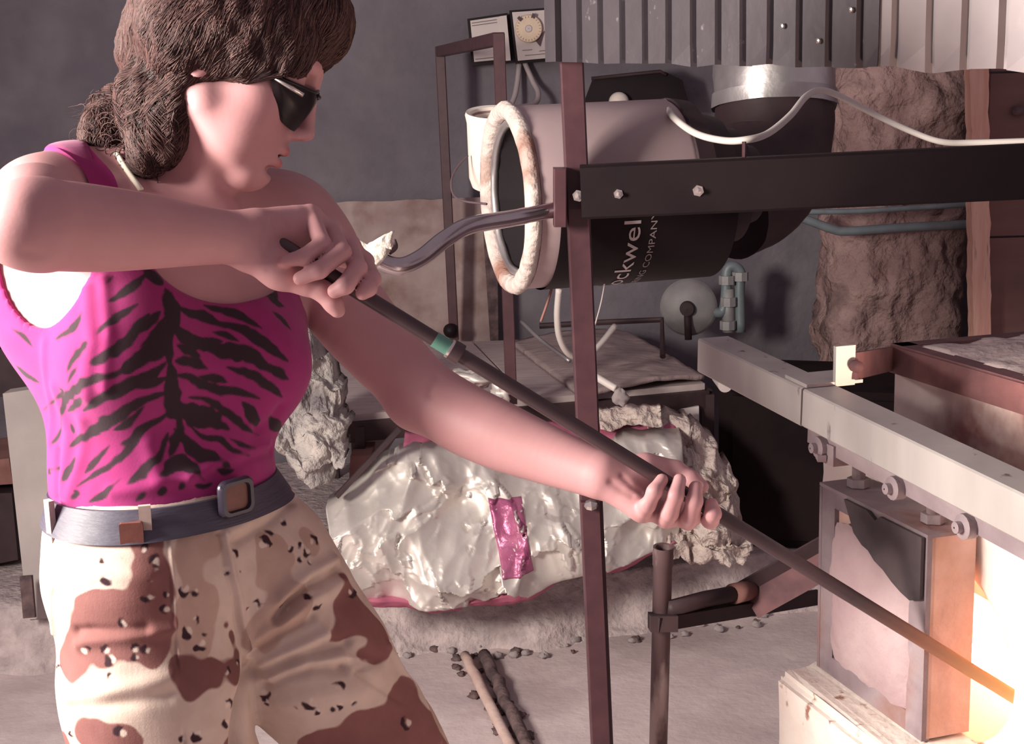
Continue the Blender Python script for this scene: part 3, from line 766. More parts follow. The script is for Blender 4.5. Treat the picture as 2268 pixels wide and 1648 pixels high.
# ---------------------------------------------------------------- black cabinet behind the furnace
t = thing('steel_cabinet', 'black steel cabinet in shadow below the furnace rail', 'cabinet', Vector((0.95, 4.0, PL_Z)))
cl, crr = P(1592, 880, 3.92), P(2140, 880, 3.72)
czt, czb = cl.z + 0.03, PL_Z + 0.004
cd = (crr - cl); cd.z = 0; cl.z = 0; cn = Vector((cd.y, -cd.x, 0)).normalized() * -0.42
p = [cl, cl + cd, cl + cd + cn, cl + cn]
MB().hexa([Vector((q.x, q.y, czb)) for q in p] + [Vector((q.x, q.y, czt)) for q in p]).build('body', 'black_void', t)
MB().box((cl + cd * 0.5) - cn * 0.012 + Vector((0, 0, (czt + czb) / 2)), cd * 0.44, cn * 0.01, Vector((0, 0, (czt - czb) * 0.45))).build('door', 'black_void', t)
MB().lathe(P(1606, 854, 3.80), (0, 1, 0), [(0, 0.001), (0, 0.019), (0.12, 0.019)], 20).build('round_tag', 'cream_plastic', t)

# ---------------------------------------------------------------- pipe stand
t = thing('pipe_stand', 'worn upright pipe stand with open top and side arm', 'stand', Vector((0.31, 2.62, 0)))
s0, s1 = P(1469, 1212, 2.58), P(1458, 1648, 2.70)
s1 = s0 + (s1 - s0) * (s0.z / (s0.z - s1.z))
up = (s0 - s1).normalized()
MB().lathe(s0, -up, [(0.10, 0.0145), (0.0, 0.0145), (-0.001, 0.0185), (0.012, 0.0190), (0.035, 0.0190), (0.038, 0.0172), ((s0 - s1).length, 0.0172)], 28).build('upright', 'worn_pipe', t, smooth='auto')
MB().lathe(s0 - up * 0.03, up, [(0, 0.0005), (0, 0.0140)], 20).build('bore', 'dark_inside', t)
MB().lathe(s1 + Vector((0, 0, 0.0)), (0, 0, 1), [(0, 0.001), (0, 0.11), (0.012, 0.11), (0.014, 0.02), (0.03, 0.02)], 32).build('foot_plate', 'black_steel', t)
MB().tube([P(1480, 1350, 2.60), P(1560, 1328, 2.66), P(1645, 1312, 2.72)], 0.016, 14).build('side_arm', 'black_steel', t, smooth=True)
MB().tube([P(1622, 1316, 2.70), P(1660, 1308, 2.74)], 0.020, 14).build('arm_sleeve', 'rust_red', t, smooth=True)
MB().bar(P(1452, 1382, 2.58), P(1815, 1322, 2.86), 0.02, 0.026).build('flat_brace', 'black_steel', t)
MB().bar(P(1468, 1395, 2.60), P(1468, 1360, 2.60), 0.05, 0.05, (0, 1, 0)).build('clamp', 'black_steel', t)
t = thing('angle_iron', 'V-shaped dark angle iron leaning against the furnace left side', 'angle iron', P(1650, 1330, 2.75))
va, vb = P(1648, 1318, 2.74), P(1850, 1205, 2.70)
dirv = (vb - va).normalized(); sd = dirv.cross(Vector((0, 1, 0))).normalized()
if sd.z < 0: sd = -sd
f1 = (sd * 0.6 + Vector((0, -0.8, 0))).normalized(); f2 = (-sd * 0.7 + Vector((0, -0.7, 0))).normalized()
for k, (ff, L_) in enumerate(((sd, 0.026), (f2, 0.055))):
    MB().hexa([va, vb, vb + ff * L_, va + ff * L_] + [q + Vector((0, 0.004, 0.002)) for q in (va, vb, vb + ff * L_, va + ff * L_)]).build('flange', 'black_steel' if k == 0 else 'rust_angle', t)

# ---------------------------------------------------------------- furnace
mat('castable', (0.60, 0.48, 0.46), 0.95, col2=(0.70, 0.58, 0.55), scale=12, bump=0.7, bscale=40, bdist=0.012, spec=0.1, col3=(0.47, 0.36, 0.36), scale3=6)
mat('white_castable', (0.86, 0.78, 0.72), 0.95, col2=(0.80, 0.70, 0.65), scale=7, bump=0.25, bscale=30, spec=0.1)
mat('sill_castable', (0.83, 0.75, 0.68), 0.95, col2=(0.74, 0.62, 0.57), scale=14, bump=0.4, bscale=40, spec=0.1, col3=(0.34, 0.18, 0.14), scale3=45, lo3=0.62, hi3=0.70)
mat('hot_castable', (0.80, 0.52, 0.45), 0.95, col2=(0.62, 0.36, 0.28), scale=14, bump=0.3, bscale=40, spec=0.1)
mat('door_iron', (0.21, 0.155, 0.175), 0.75, 0.1, col2=(0.34, 0.265, 0.28), scale=11, bump=0.4, bscale=40, col3=(0.25, 0.11, 0.085), scale3=6, lo3=0.58, hi3=0.7)
mat('door_infill', (0.37, 0.255, 0.27), 0.95, col2=(0.46, 0.34, 0.35), scale=9, bump=0.5, bscale=50, spec=0.1)
mat('soot', (0.045, 0.032, 0.038), 0.95, col2=(0.09, 0.065, 0.07), scale=14, bump=0.5)
mat('rail_zinc', (0.56, 0.51, 0.49), 0.5, 0.35, col2=(0.46, 0.41, 0.40), scale=5, stretch=(3, 3, 1), col3=(0.20, 0.14, 0.15), scale3=18, lo3=0.66, hi3=0.74)
mat('rust_plate', (0.42, 0.34, 0.34), 0.8, 0.15, col2=(0.55, 0.48, 0.47), scale=9, bump=0.3, col3=(0.19, 0.085, 0.085), scale3=7, lo3=0.47, hi3=0.62)
mat('furnace_glow', (0.9, 0.6, 0.3), 0.9, emit=(1.0, 0.58, 0.36), estr=48.0)
mat('hood_glow', (0.9, 0.6, 0.3), 0.9, emit=(1.0, 0.70, 0.52), estr=550.0)  # strong emitter added out of view to brighten the hood
FE = Vector((0.30, -0.954, 0)).normalized(); FN = Vector((FE.y, -FE.x, 0))
FC0 = P(1811, 1475, 1.75)                       # lower left front corner of the door
def FP(e, n, z): return Vector((FC0.x, FC0.y, 0)) + FE * e + FN * n + Vector((0, 0, z))
DZ0, DZ1 = FC0.z, P(1822, 1045, 1.75).z
t = thing('glass_furnace', 'white castable glass furnace with glowing mouth at the right edge', 'furnace', FP(0.3, -0.35, 0))
# front wall with the round mouth
WN = -0.066
def on_wall(px, py, n=WN):
    r = ray(px, py); p0 = FP(0, n, 0)
    k = (p0 - CPOS).dot(FN) / r.dot(FN); return CPOS + r * k
hc = on_wall(2075, 1430)
he_ = (hc - FP(0, WN, 0)).dot(FE); hz_ = hc.z
hw = (on_wall(2240, 1430) - hc).dot(FE); hh = hc.z - on_wall(2095, 1640).z
w_e0, w_e1, w_z0, w_z1 = -0.11, 0.85, 0.0, on_wall(1815, 985).z + 0.012
N_ = 64
inner_, outer_ = [], []
for k in range(N_):
    an = 2 * math.pi * k / N_
    c, s_ = math.cos(an), math.sin(an)
    inner_.append((he_ + hw * c, hz_ + hh * s_))
    ts = []
    if c > 1e-6: ts.append((w_e1 - he_) / c)
    if c < -1e-6: ts.append((w_e0 - he_) / c)
    if s_ > 1e-6: ts.append((w_z1 - hz_) / s_)
    if s_ < -1e-6: ts.append((w_z0 - hz_) / s_)
    q = min(ts); outer_.append((he_ + q * c, hz_ + q * s_))
cor = [(w_e1, w_z1), (w_e0, w_z1), (w_e0, w_z0), (w_e1, w_z0)]
for cx in cor:
    k = min(range(N_), key=lambda i: (outer_[i][0] - cx[0]) ** 2 + (outer_[i][1] - cx[1]) ** 2); outer_[k] = cx
def wallp(e, z, n): 
    p = FP(e, n, z); return p + FN * (0.004 * fbm(p, 14, 3))
mb = MB(); v = []; f = []
rings = [[wallp(e, z, WN - 0.11) for e, z in outer_], [wallp(e, z, WN) for e, z in outer_]]
for q in (0.75, 0.5, 0.25, 0.08): rings.append([wallp(i[0] + (o_[0] - i[0]) * q, i[1] + (o_[1] - i[1]) * q, WN) for i, o_ in zip(inner_, outer_)])
rings.append([wallp(e, z, WN - 0.006) for e, z in inner_])
rings.append([FP(e, WN - 0.11, z) for e, z in inner_])
for rg in rings: v += rg
for j in range(len(rings) - 1):
    f += [[j * N_ + k, j * N_ + (k + 1) % N_, (j + 1) * N_ + (k + 1) % N_, (j + 1) * N_ + k] for k in range(N_)]
j = len(rings) - 1
f += [[j * N_ + k, j * N_ + (k + 1) % N_, (k + 1) % N_, k] for k in range(N_)]
mb.add(v, f).build('front_wall', 'white_castable', t, smooth='auto')
# glowing chamber
ce = (he_, hz_)
mb = MB()
ch = []
prof = [(0.11, 1.02), (0.16, 1.25), (0.30, 1.45), (0.48, 1.2), (0.55, 0.5), (0.555, 0.01)]
vv = []
for dpt, sc in prof:
    for k in range(32):
        an = 2 * math.pi * k / 32
        vv.append(FP(he_ + hw * sc * math.cos(an), WN - dpt, hz_ + hh * sc * math.sin(an)))
ff = []
for j in range(len(prof) - 1):
    ff += [[j * 32 + k, (j + 1) * 32 + k, (j + 1) * 32 + (k + 1) % 32, j * 32 + (k + 1) % 32] for k in range(32)]
mb.add(vv, ff).build('glowing_chamber', 'furnace_glow', t, smooth=True, fix=False)
# body behind, with rough castable top in an angle-iron frame
B0 = P(1975, 775, 1.90)
be, bn, bz = (B0 - FP(0, 0, 0)).dot(FE), (B0 - FP(0, 0, 0)).dot(FN), B0.z
def bx(e0, e1, n0, n1, z0, z1, nm, m, par=t, bev=False):
    c = FP((e0 + e1) / 2, (n0 + n1) / 2, (z0 + z1) / 2)
    return MB().box(c, FE * ((e1 - e0) / 2), FN * ((n1 - n0) / 2), Vector((0, 0, (z1 - z0) / 2))).build(nm, m, par)
bx(be + 0.003, be + 1.0, bn - 0.8, bn - 0.004, 0.0, bz - 0.02, 'steel_casing', 'rust_plate')
def topfn(u, v):
    e = be + 0.02 + u * 0.97; n = bn - 0.02 - v * 0.77
    p = FP(e, n, bz + 0.008)
    edge = min(u, v, 1 - u, 1 - v)
    return p + Vector((0, 0, 0.007 * fbm(p, 18, 5) + 0.006 * min(edge * 12, 1)))
MB().grid(topfn, 70, 56, (0, 0, -0.03)).build('castable_top', 'castable', t, smooth=True)
for (a, b) in (((be, bn), (be + 1.0, bn)), ((be, bn), (be, bn - 0.8))):
    p0_, p1_ = FP(*a, bz), FP(*b, bz)
    inw = (FN * -1 if a[1] == b[1] else FE)
    MB().bar(p0_ + Vector((0, 0, -0.012)), p1_ + Vector((0, 0, -0.012)), 0.005, 0.036).build('frame_angle', 'rust_angle', t)
    MB().bar(p0_ + inw * 0.012 + Vector((0, 0, 0.007)), p1_ + inw * 0.012 + Vector((0, 0, 0.007)), 0.026, 0.004).build('frame_flange', 'rust_angle', t)
# upper front between wall top and casing
bx(be + 0.02, be + 1.0, bn - 0.01, WN - 0.10, w_z1 - 0.16, w_z1 - 0.03, 'crown_shoulder', 'white_castable')
# glowing port added on the shoulder, out of view, to light the hood from below
bp = FP(0.285, WN - 0.05, w_z1 + 0.008)
MB().lathe(bp, (0, 0, 1), [(-0.03, 0.05), (0.0, 0.05), (0.008, 0.046), (0.008, 0.036), (-0.01, 0.034)], 28).build('hood_glow_port', 'white_castable', t, smooth='auto')
MB().lathe(bp, (0, 0, 1), [(0.003, 0.0355), (0.003, 0.0005)], 28).build('hood_glow_disc', 'hood_glow', t)
# sill in front of the mouth
SZ = FC0.z - 0.002
c1, c2 = G(1718, 1486, SZ), G(1808, 1456, SZ)
ce1 = (c1 - FP(0, 0, 0)).dot(FE); cn1 = (c1 - FP(0, 0, 0)).dot(FN)
plan = [c1, FP(0.85, cn1, SZ), FP(0.85, WN, SZ), FP(-0.10, WN, SZ), c2]
bm = bmesh.new()
vb_ = [bm.verts.new((p_.x, p_.y, 0.0)) for p_ in plan]; vt_ = [bm.verts.new((p_.x, p_.y, SZ)) for p_ in plan]
nn = len(plan)
bm.faces.new(vb_[::-1]); bm.faces.new(vt_)
for i in range(nn): bm.faces.new([vb_[i], vb_[(i + 1) % nn], vt_[(i + 1) % nn], vt_[i]])
bmesh.ops.recalc_face_normals(bm, faces=bm.faces)
bmesh.ops.bevel(bm, geom=[e for e in bm.edges if min(e.verts[0].co.z, e.verts[1].co.z) > 0.5 or abs(e.verts[0].co.z - e.verts[1].co.z) > 0.3], offset=0.010, segments=3, affect='EDGES')
bmesh.ops.subdivide_edges(bm, edges=[e for e in bm.edges if e.calc_length() > 0.05], cuts=18, use_grid_fill=True)
for q in bm.verts:
    n3 = fbm(q.co, 22, 4); q.co += Vector((FN.x * 0.003 * n3, FN.y * 0.003 * n3, 0.003 * n3 if q.co.z > 0.5 else 0))
vv = [q.co.copy() for q in bm.verts]; ix = {q: i for i, q in enumerate(bm.verts)}
ff = [[ix[q] for q in fc.verts] for fc in bm.faces]; bm.free()
link_mesh('sill', vv, ff, 'sill_castable', t, smooth=False)
# sliding door
dw, dth = 0.222, 0.060
d = bx(0.0, dw, -dth, -0.006, DZ0 + 0.002, DZ1 - 0.004, 'sliding_door', 'hot_castable')
d['label'] = 'dark iron-framed sliding door with pink castable panel'
def dface(nm, poly, n0, n1, m, rough=0.0):
    a = [FP(e * dw, n1, DZ0 + z * (DZ1 - DZ0)) for e, z in poly]
    return MB().prism(a, FN * (n0 - n1)).build(nm, m, d)
fr = 0.16
for nm, poly in (('frame_side', [(0, 0), (0.15, 0), (0.15, 0.983), (0, 0.983)]), ('frame_side', [(0.86, 0), (1, 0), (1, 0.983), (0.86, 0.983)]),
                 ('frame_bottom', [(0.15, 0), (0.86, 0), (0.86, 0.10), (0.15, 0.10)]), ('frame_top', [(0.15, 0.90), (0.86, 0.90), (0.86, 0.983), (0.15, 0.983)])):
    dface(nm, poly, -0.010, 0.0, 'door_iron')
bx(-0.001, dw + 0.001, -dth - 0.001, 0.001, DZ1 - 0.004, DZ1, 'frame_cap', 'door_iron', d)
bx(-0.0015, 0.004, -dth, 0.0005, DZ0, DZ1 - 0.005, 'frame_edge', 'door_iron', d)
def infill(u, v):
    # irregular rounded panel, a little proud of the frame
    a = 2 * math.pi * u
    ce_, cz_ = 0.50, 0.46
    rx, rz = 0.385 * dw, 0.385 * (DZ1 - DZ0)
    k = 1 / (abs(math.cos(a)) ** 6 + abs(math.sin(a)) ** 6) ** (1 / 6)
    k *= 1 + 0.07 * nz((math.cos(a) * 2.5, math.sin(a) * 2.5, 1)) + 0.03 * nz((math.cos(a) * 9, math.sin(a) * 9, 2))
    n = 0.0045 - 0.006 * v ** 6
    p = FP(ce_ * dw + rx * k * v * math.cos(a), n, DZ0 + cz_ * (DZ1 - DZ0) + rz * k * v * math.sin(a))
    return p + FN * (0.0018 * fbm(p, 40, 3))
MB().grid(infill, 96, 16).build('castable_panel', 'door_infill', d, smooth=True)
def torn(poly, n0):
    a = [FP(e * dw, n0, DZ0 + z * (DZ1 - DZ0)) for e, z in poly]; return a
MB().prism(torn([(0.28, 0.985), (0.34, 0.90), (0.38, 0.84), (0.46, 0.80), (0.52, 0.79), (0.58, 0.755), (0.66, 0.735), (0.74, 0.70), (0.82, 0.675), (0.90, 0.66), (0.985, 0.69), (0.985, 0.985), (0.62, 0.985), (0.58, 0.955), (0.50, 0.985), (0.40, 0.985)], 0.0055), FN * -0.004).build('soot_patch', 'soot', d)
for e in (0.035, dw - 0.035):
    top_z = DZ1 + (0.075 if e < 0.1 else 0.085)
    q0 = FP(e, -0.03, DZ1 - 0.01)
    MB().tube([q0, q0 + Vector((0, 0, top_z - DZ1 + 0.02))], 0.0078, 12).build('hanger_bolt', 'door_iron', d, smooth=True)
    MB().lathe(q0 + Vector((0, 0, 0.011)), (0, 0, 1), [(0, 0.002), (0, 0.0135), (0.010, 0.0135), (0.010, 0.002)], 6).build('hex_nut', 'door_iron', d)
# rail, in two lengths meeting at a bracket
RL = P(1580, 784, 1.95)
def railp(s): return RL + FE * s + Vector((0, 0, -0.03 * s / 0.6))
rt = t
MB().bar(railp(0), railp(0.285), 0.047, 0.047, bev=0.002).build('rail_tube', 'rail_zinc', rt)
MB().bar(railp(0.288), railp(1.1), 0.046, 0.046, bev=0.002).build('rail_tube', 'rail_zinc', rt)
s_ = railp(0.285)
bk = s_ - FN * 0.035 + Vector((0, 0, 0.03))
MB().bar(railp(0.235) + Vector((0, 0, 0.0255)) - FN * 0.02, railp(0.288) + Vector((0, 0, 0.0255)) - FN * 0.02, 0.075, 0.004).build('bracket_foot', 'rail_zinc', rt)
upb = railp(0.286) - FN * 0.045
MB().box(upb + FN * 0.012 + Vector((0, 0, 0.046)), FN * 0.013, FE * 0.003, Vector((0, 0, 0.024))).build('bracket_upright', 'rail_zinc', rt)
MB().tube([upb + FE * -0.03 + Vector((0, 0, 0.045)), upb + FE * 0.012 + Vector((0, 0, 0.045))], 0.0075, 10).build('bracket_bolt', 'rust_angle', rt, smooth=True)
MB().lathe(upb + FE * -0.006 + Vector((0, 0, 0.045)), FE * -1, [(0, 0.001), (0, 0.013), (0.010, 0.013), (0.010, 0.002)], 6).build('bracket_nut', 'rust_angle', rt)
MB().bar(upb + FE * 0.004 + Vector((0, 0, 0.045)), FP(be, bn, bz - 0.012), 0.006, 0.032).build('strut', 'rust_angle', rt)
MB().bar(railp(0.02) + Vector((0, 0, -0.026)) - FN * 0.012, railp(0.22) + Vector((0, 0, -0.026)) - FN * 0.012, 0.012, 0.006).build('lower_guide', 'black_steel', rt)
MB().bar(railp(0.28) + Vector((0, 0, -0.034)), railp(1.1) + Vector((0, 0, -0.034)), 0.022, 0.022).build('roller_track', 'door_iron', rt)
for s0_ in (0.318, 0.475, 0.60):
    c = railp(s0_) + Vector((0, 0, -0.040)) + FN * 0.016
    MB().lathe(c, FN, [(-0.008, 0.001), (-0.008, 0.013), (0.004, 0.013), (0.006, 0.006), (0.012, 0.006), (0.013, 0.001)], 14).build('roller', 'door_iron', rt, smooth='auto')
MB().box(railp(0.325) + Vector((0, 0, -0.045)), FE * 0.02, FN * 0.014, Vector((0, 0, 0.012))).build('trolley', 'door_iron', rt)
MB().bar(railp(0.28) + Vector((0, 0, -0.05)), railp(0.33) + Vector((0, 0, -0.05)) + FN * 0.02, 0.01, 0.008).build('stop_pin', 'door_iron', rt)

# ---------------------------------------------------------------- left edge: grey board and clutter
o = MB().prism([W(6, 872, 3.62), W(150, 850, 3.66), W(175, 1366, 3.46), W(62, 1372, 3.44)], (0, 0.06, 0)).build('grey_board', 'grey_board')
tag(o, 'pale grey board standing behind the woman at left edge', 'board')
o = MB().bar(W(58, 1275, 3.40), W(66, 1368, 3.38), 0.03, 0.012, (0, 1, 0)).build('hinge_plate', 'charred')
tag(o, 'small dark hinge plate low on the grey board', 'hinge')
for lab, q, m, nm in (('dark box behind the woman at the left edge', [(-80, 780), (50, 770), (60, 872), (-80, 890)], 'black_steel', 'dark_box'),
                      ('striped grey corrugated stack at left edge beside the armhole', [(-80, 585), (30, 580), (40, 765), (-80, 780)], 'grey_board', 'sheet_stack'),
                      ('brown wooden block at far left under the grey board', [(-90, 1030), (20, 1015), (28, 1072), (-90, 1080)], 'rust_red', 'wood_block'),
                      ('dark crate at the far left beside the grey board', [(-120, 1096), (26, 1092), (40, 1240), (-120, 1270)], 'black_steel', 'dark_crate')):
    pp = [W(x, y, 3.75) for x, y in q]
    if nm == 'sheet_stack':
        t = thing(nm, lab, 'sheets', pp[3])
        for k in range(7):
            a, b = pp[0].lerp(pp[3], (k + 0.1) / 7), pp[1].lerp(pp[2], (k + 0.1) / 7); a2, b2 = pp[0].lerp(pp[3], (k + 0.85) / 7), pp[1].lerp(pp[2], (k + 0.85) / 7)
            MB().prism([a, b, b2, a2], (0, 0.3, 0)).build('sheet', 'grey_board' if k % 2 == 0 else 'dusty_mat', t)
    else:
        tag(MB().prism(pp, (0, 0.3, 0)).build(nm, m), lab, {'dark_box': 'box', 'wood_block': 'block', 'dark_crate': 'crate'}[nm])

# ---------------------------------------------------------------- charred stick and rubble on the floor
a, b = G(1030, 1452, 0.02), G(1150, 1690, 0.02)
sp = [a.lerp(b, k / 14) + Vector((0.006 * nz((k * 0.9, 1, 0)), 0, 0.004 * nz((k * 0.7, 4, 0)))) for k in range(15)]
tag(MB().tube(sp, [0.013 + 0.004 * nz((k, 9, 2)) for k in range(15)], 10).build('wooden_stick', 'stick_wood', smooth=True), 'long pale charred stick lying on the concrete floor', 'stick')
a, b = G(1072, 1450, 0.015), G(1185, 1690, 0.015)
sp = [a.lerp(b, k / 14) + Vector((0.014 * nz((k * 0.9, 11, 0)), 0, 0)) for k in range(15)]
tag(MB().tube(sp, [0.016 + 0.006 * nz((k, 19, 2)) for k in range(15)], 9).build('charred_stick', 'charred', smooth=True), 'black charred stick lying right of the pale stick', 'stick')
rs = random.Random(4)
for k in range(26):
    u = rs.random(); x = 1010 + 125 * u + rs.uniform(-26, 60); y = 1445 + 200 * u
    c = G(x, y, 0.004); r = rs.uniform(0.006, 0.016)
    lump('charcoal_piece', 'small black charcoal piece on the floor along the sticks', c, (r, r * 1.2, r * 0.6), 'charred', 'charcoal', k, 'charcoal along the sticks', 0.6, 10, 7)
for k in range(46):
    x = rs.uniform(860, 1700); y = 1440 - max(0, x - 1200) * 0.145 + rs.uniform(-22, 14)
    c = G(x, y, 0.006); r = rs.uniform(0.005, 0.016)
    lump('rubble_piece', 'small grey rubble piece at the foot of the plinth', c, (r, r, r * 0.7), 'stone_chip' if k % 3 else 'charred', 'rubble', k + 40, 'rubble along the plinth', 0.6, 10, 7)
# ---------------------------------------------------------------- implicit-surface modelling (one continuous skin from many soft forms)
def A3(v): return np.array((v[0], v[1], v[2]), dtype=np.float32)
class Field:
    def __init__(s): s.p = []
    def cone(s, a, ra, b, rb, k=0.02, flat=None, op='u'):
        a, b = A3(a), A3(b)
        fl = None if flat is None else (A3(Vector(flat[0]).normalized()), flat[1])
        s.p.append(('c', a, b, ra, rb, fl, k, op)); return s
    def chain(s, pts, k=0.02, flat=None, op='u'):        # [(point, radius), ...]
        for (a, ra), (b, rb) in zip(pts, pts[1:]): s.cone(a, ra, b, rb, k, flat, op)
        return s
    def limb(s, pts, n=6, k0=0.03, k=0.0022):
        """a limb whose axis and girth both run through the given points as one smooth curve"""
        q = spline([Vector((*p_, )) for p_, r in pts], n); R = [v.x for v in spline([Vector((r, 0, 0)) for p_, r in pts], n)]
        for i in range(len(q) - 1): s.cone(q[i], R[i], q[i + 1], R[i + 1], k0 if i < 3 else k)
        return s
    def ell(s, c, axes, rad, k=0.02, op='u'):
        M = np.array([A3(Vector(x).normalized()) for x in axes], dtype=np.float32)
        s.p.append(('e', A3(c), M, np.array(rad, dtype=np.float32), None, None, k, op)); return s
    def custom(s, fn, k=0.0, op='i'):
        s.p.append(('f', fn, None, None, None, None, k, op)); return s
    @staticmethod
    def dist(q, X):
        if q[0] == 'c':
            _, a, b, ra, rb, fl, k, op = q
            ba = b - a; pa = X - a
            h = np.clip(pa @ ba / max(float(ba @ ba), 1e-9), 0, 1)
            v = pa - h[:, None] * ba
            if fl is not None:
                c = v @ fl[0]; v = v + (c * (1 / fl[1] - 1))[:, None] * fl[0]
            return np.sqrt((v * v).sum(1)) - (ra + (rb - ra) * h)
        if q[0] == 'e':
            v = (X - q[1]) @ q[2].T
            k0 = np.sqrt(((v / q[3]) ** 2).sum(1)); k1 = np.sqrt(((v / (q[3] ** 2)) ** 2).sum(1))
            return np.where(k1 > 1e-6, k0 * (k0 - 1) / np.maximum(k1, 1e-6), -float(q[3].min()))
        return q[1](X)
    def eval(s, X, prims=None):
        d = np.full(len(X), 10.0, dtype=np.float32)
        for q in (s.p if prims is None else prims):
            e = Field.dist(q, X); k = q[6]; op = q[7]
            if op == 'u':
                if k > 0:
                    h = np.maximum(k - np.abs(d - e), 0) / k; d = np.minimum(d, e) - h * h * k * 0.25
                else: d = np.minimum(d, e)
            else:
                if op == 's': e = -e
                if k > 0:
                    h = np.maximum(k - np.abs(d - e), 0) / k; d = np.maximum(d, e) + h * h * k * 0.25
                else: d = np.maximum(d, e)
        return d
    def mesh(s, lo, hi, h, B=14):
        lo = np.array(lo, dtype=np.float32); hi = np.array(hi, dtype=np.float32)
        nb = np.ceil((hi - lo) / (h * B)).astype(int)
        n = nb * B + 1
        vals = np.full(tuple(n), 1.0, dtype=np.float32)
        bi = np.stack(np.meshgrid(*[np.arange(k) for k in nb], indexing='ij'), -1).reshape(-1, 3)
        ctr = lo + (bi * B + B / 2) * h
        dc = s.eval(ctr.astype(np.float32))
        pd = [(Field.dist(q, ctr.astype(np.float32)) if q[0] != 'f' else None) for q in s.p]
        R = h * B * 0.5 * 1.7321
        loc = np.arange(B + 1, dtype=np.float32)
        off = np.stack(np.meshgrid(loc, loc, loc, indexing='ij'), -1).reshape(-1, 3) * h
        for i in range(len(bi)):
            x, y, z = bi[i] * B
            if abs(dc[i]) > R * 1.9 + 0.02:
                if dc[i] < 0: vals[x:x + B + 1, y:y + B + 1, z:z + B + 1] = -1.0
                continue
            pr = [q for q, e in zip(s.p, pd) if e is None or e[i] < R * 1.6 + q[6] + 0.02]
            if not pr: continue
            X = (lo + bi[i] * B * h + off).astype(np.float32)
            vals[x:x + B + 1, y:y + B + 1, z:z + B + 1] = s.eval(X, pr).reshape(B + 1, B + 1, B + 1)
        return surface_nets(vals, lo, h)
def surface_nets(vals, lo, h):
    sg = vals < 0
    c = [sg[i:sg.shape[0] - 1 + i, j:sg.shape[1] - 1 + j, k:sg.shape[2] - 1 + k] for i in (0, 1) for j in (0, 1) for k in (0, 1)]
    a = c[0].copy(); o = c[0].copy()
    for q in c[1:]: a &= q; o |= q
    act = o & ~a
    idx = np.argwhere(act)
    vid = np.full(act.shape, -1, dtype=np.int32); vid[act] = np.arange(len(idx))
    cn = [(i, j, k) for i in (0, 1) for j in (0, 1) for k in (0, 1)]
    cv = np.stack([vals[idx[:, 0] + i, idx[:, 1] + j, idx[:, 2] + k] for i, j, k in cn], 1)
    acc = np.zeros((len(idx), 3)); cnt = np.zeros(len(idx))
    for p in range(8):
        for q in range(p + 1, 8):
            df = [cn[q][m] - cn[p][m] for m in range(3)]
            if sum(abs(x) for x in df) != 1: continue
            va, vb = cv[:, p], cv[:, q]
            m = (va < 0) != (vb < 0)
            t = np.where(m, va / np.where(m, va - vb, 1), 0)
            pt = np.array(cn[p])[None] + t[:, None] * np.array(df)[None]
            acc[m] += pt[m]; cnt[m] += 1
    V = lo + (idx + acc / cnt[:, None]) * h
    F = []
    for ax in range(3):
        sl0 = [slice(None)] * 3; sl1 = [slice(None)] * 3
        sl0[ax] = slice(0, -1); sl1[ax] = slice(1, None)
        e = sg[tuple(sl0)] != sg[tuple(sl1)]
        b, cc = [m for m in range(3) if m != ax]
        ii = np.argwhere(e)
        ok = (ii[:, b] >= 1) & (ii[:, cc] >= 1) & (ii[:, b] < vid.shape[b]) & (ii[:, cc] < vid.shape[cc])
        ii = ii[ok]
        def g(db, dcc):
            k = ii.copy(); k[:, b] += db; k[:, cc] += dcc
            return vid[k[:, 0], k[:, 1], k[:, 2]]
        q = np.stack([g(-1, -1), g(0, -1), g(0, 0), g(-1, 0)], 1)
        ins = sg[ii[:, 0], ii[:, 1], ii[:, 2]]
        flip = ins if ax != 1 else ~ins
        q[~flip] = q[~flip][:, ::-1]
        F.append(q)
    F = np.concatenate(F)
    F = F[(F >= 0).all(1)]
    return V, F
def smooth_mesh(V, F, it=1, lam=0.5, keep=None):
    E = np.concatenate([F[:, [0, 1]], F[:, [1, 2]], F[:, [2, 3]], F[:, [3, 0]]])
    for _ in range(it):
        s = np.zeros_like(V); c = np.zeros(len(V))
        np.add.at(s, E[:, 0], V[E[:, 1]]); np.add.at(s, E[:, 1], V[E[:, 0]])
        np.add.at(c, E[:, 0], 1); np.add.at(c, E[:, 1], 1)
        N = s / np.maximum(c, 1)[:, None]
        V = V + lam * (N - V) * (1 if keep is None else keep[:, None])
    return V
def subdiv(V, F):
    """split each quad in four"""
    E = np.concatenate([F[:, [0, 1]], F[:, [1, 2]], F[:, [2, 3]], F[:, [3, 0]]])
    E.sort(axis=1)
    u, inv = np.unique(E[:, 0].astype(np.int64) * (len(V) + 1) + E[:, 1], return_inverse=True)
    ea, eb = (u // (len(V) + 1)).astype(int), (u % (len(V) + 1)).astype(int)
    n = len(F); m = len(V) + inv.reshape(4, n)
    fc = len(V) + len(u) + np.arange(n)
    V2 = np.concatenate([V, (V[ea] + V[eb]) / 2, V[F].mean(1)])
    F2 = np.concatenate([np.stack([F[:, k], m[k], fc, m[(k + 3) % 4]], 1) for k in range(4)])
    return V2, F2
def normals(V, F):
    n = np.cross(V[F[:, 2]] - V[F[:, 0]], V[F[:, 3]] - V[F[:, 1]])
    N = np.zeros_like(V)
    for k in range(4): np.add.at(N, F[:, k], n)
    return N / np.maximum(np.linalg.norm(N, axis=1), 1e-12)[:, None]
def seg_dist(X, a, b):
    ba = b - a; pa = X - a
    h = np.clip(pa @ ba / max(float(ba @ ba), 1e-12), 0, 1)
    return np.linalg.norm(pa - h[:, None] * ba, axis=1), h
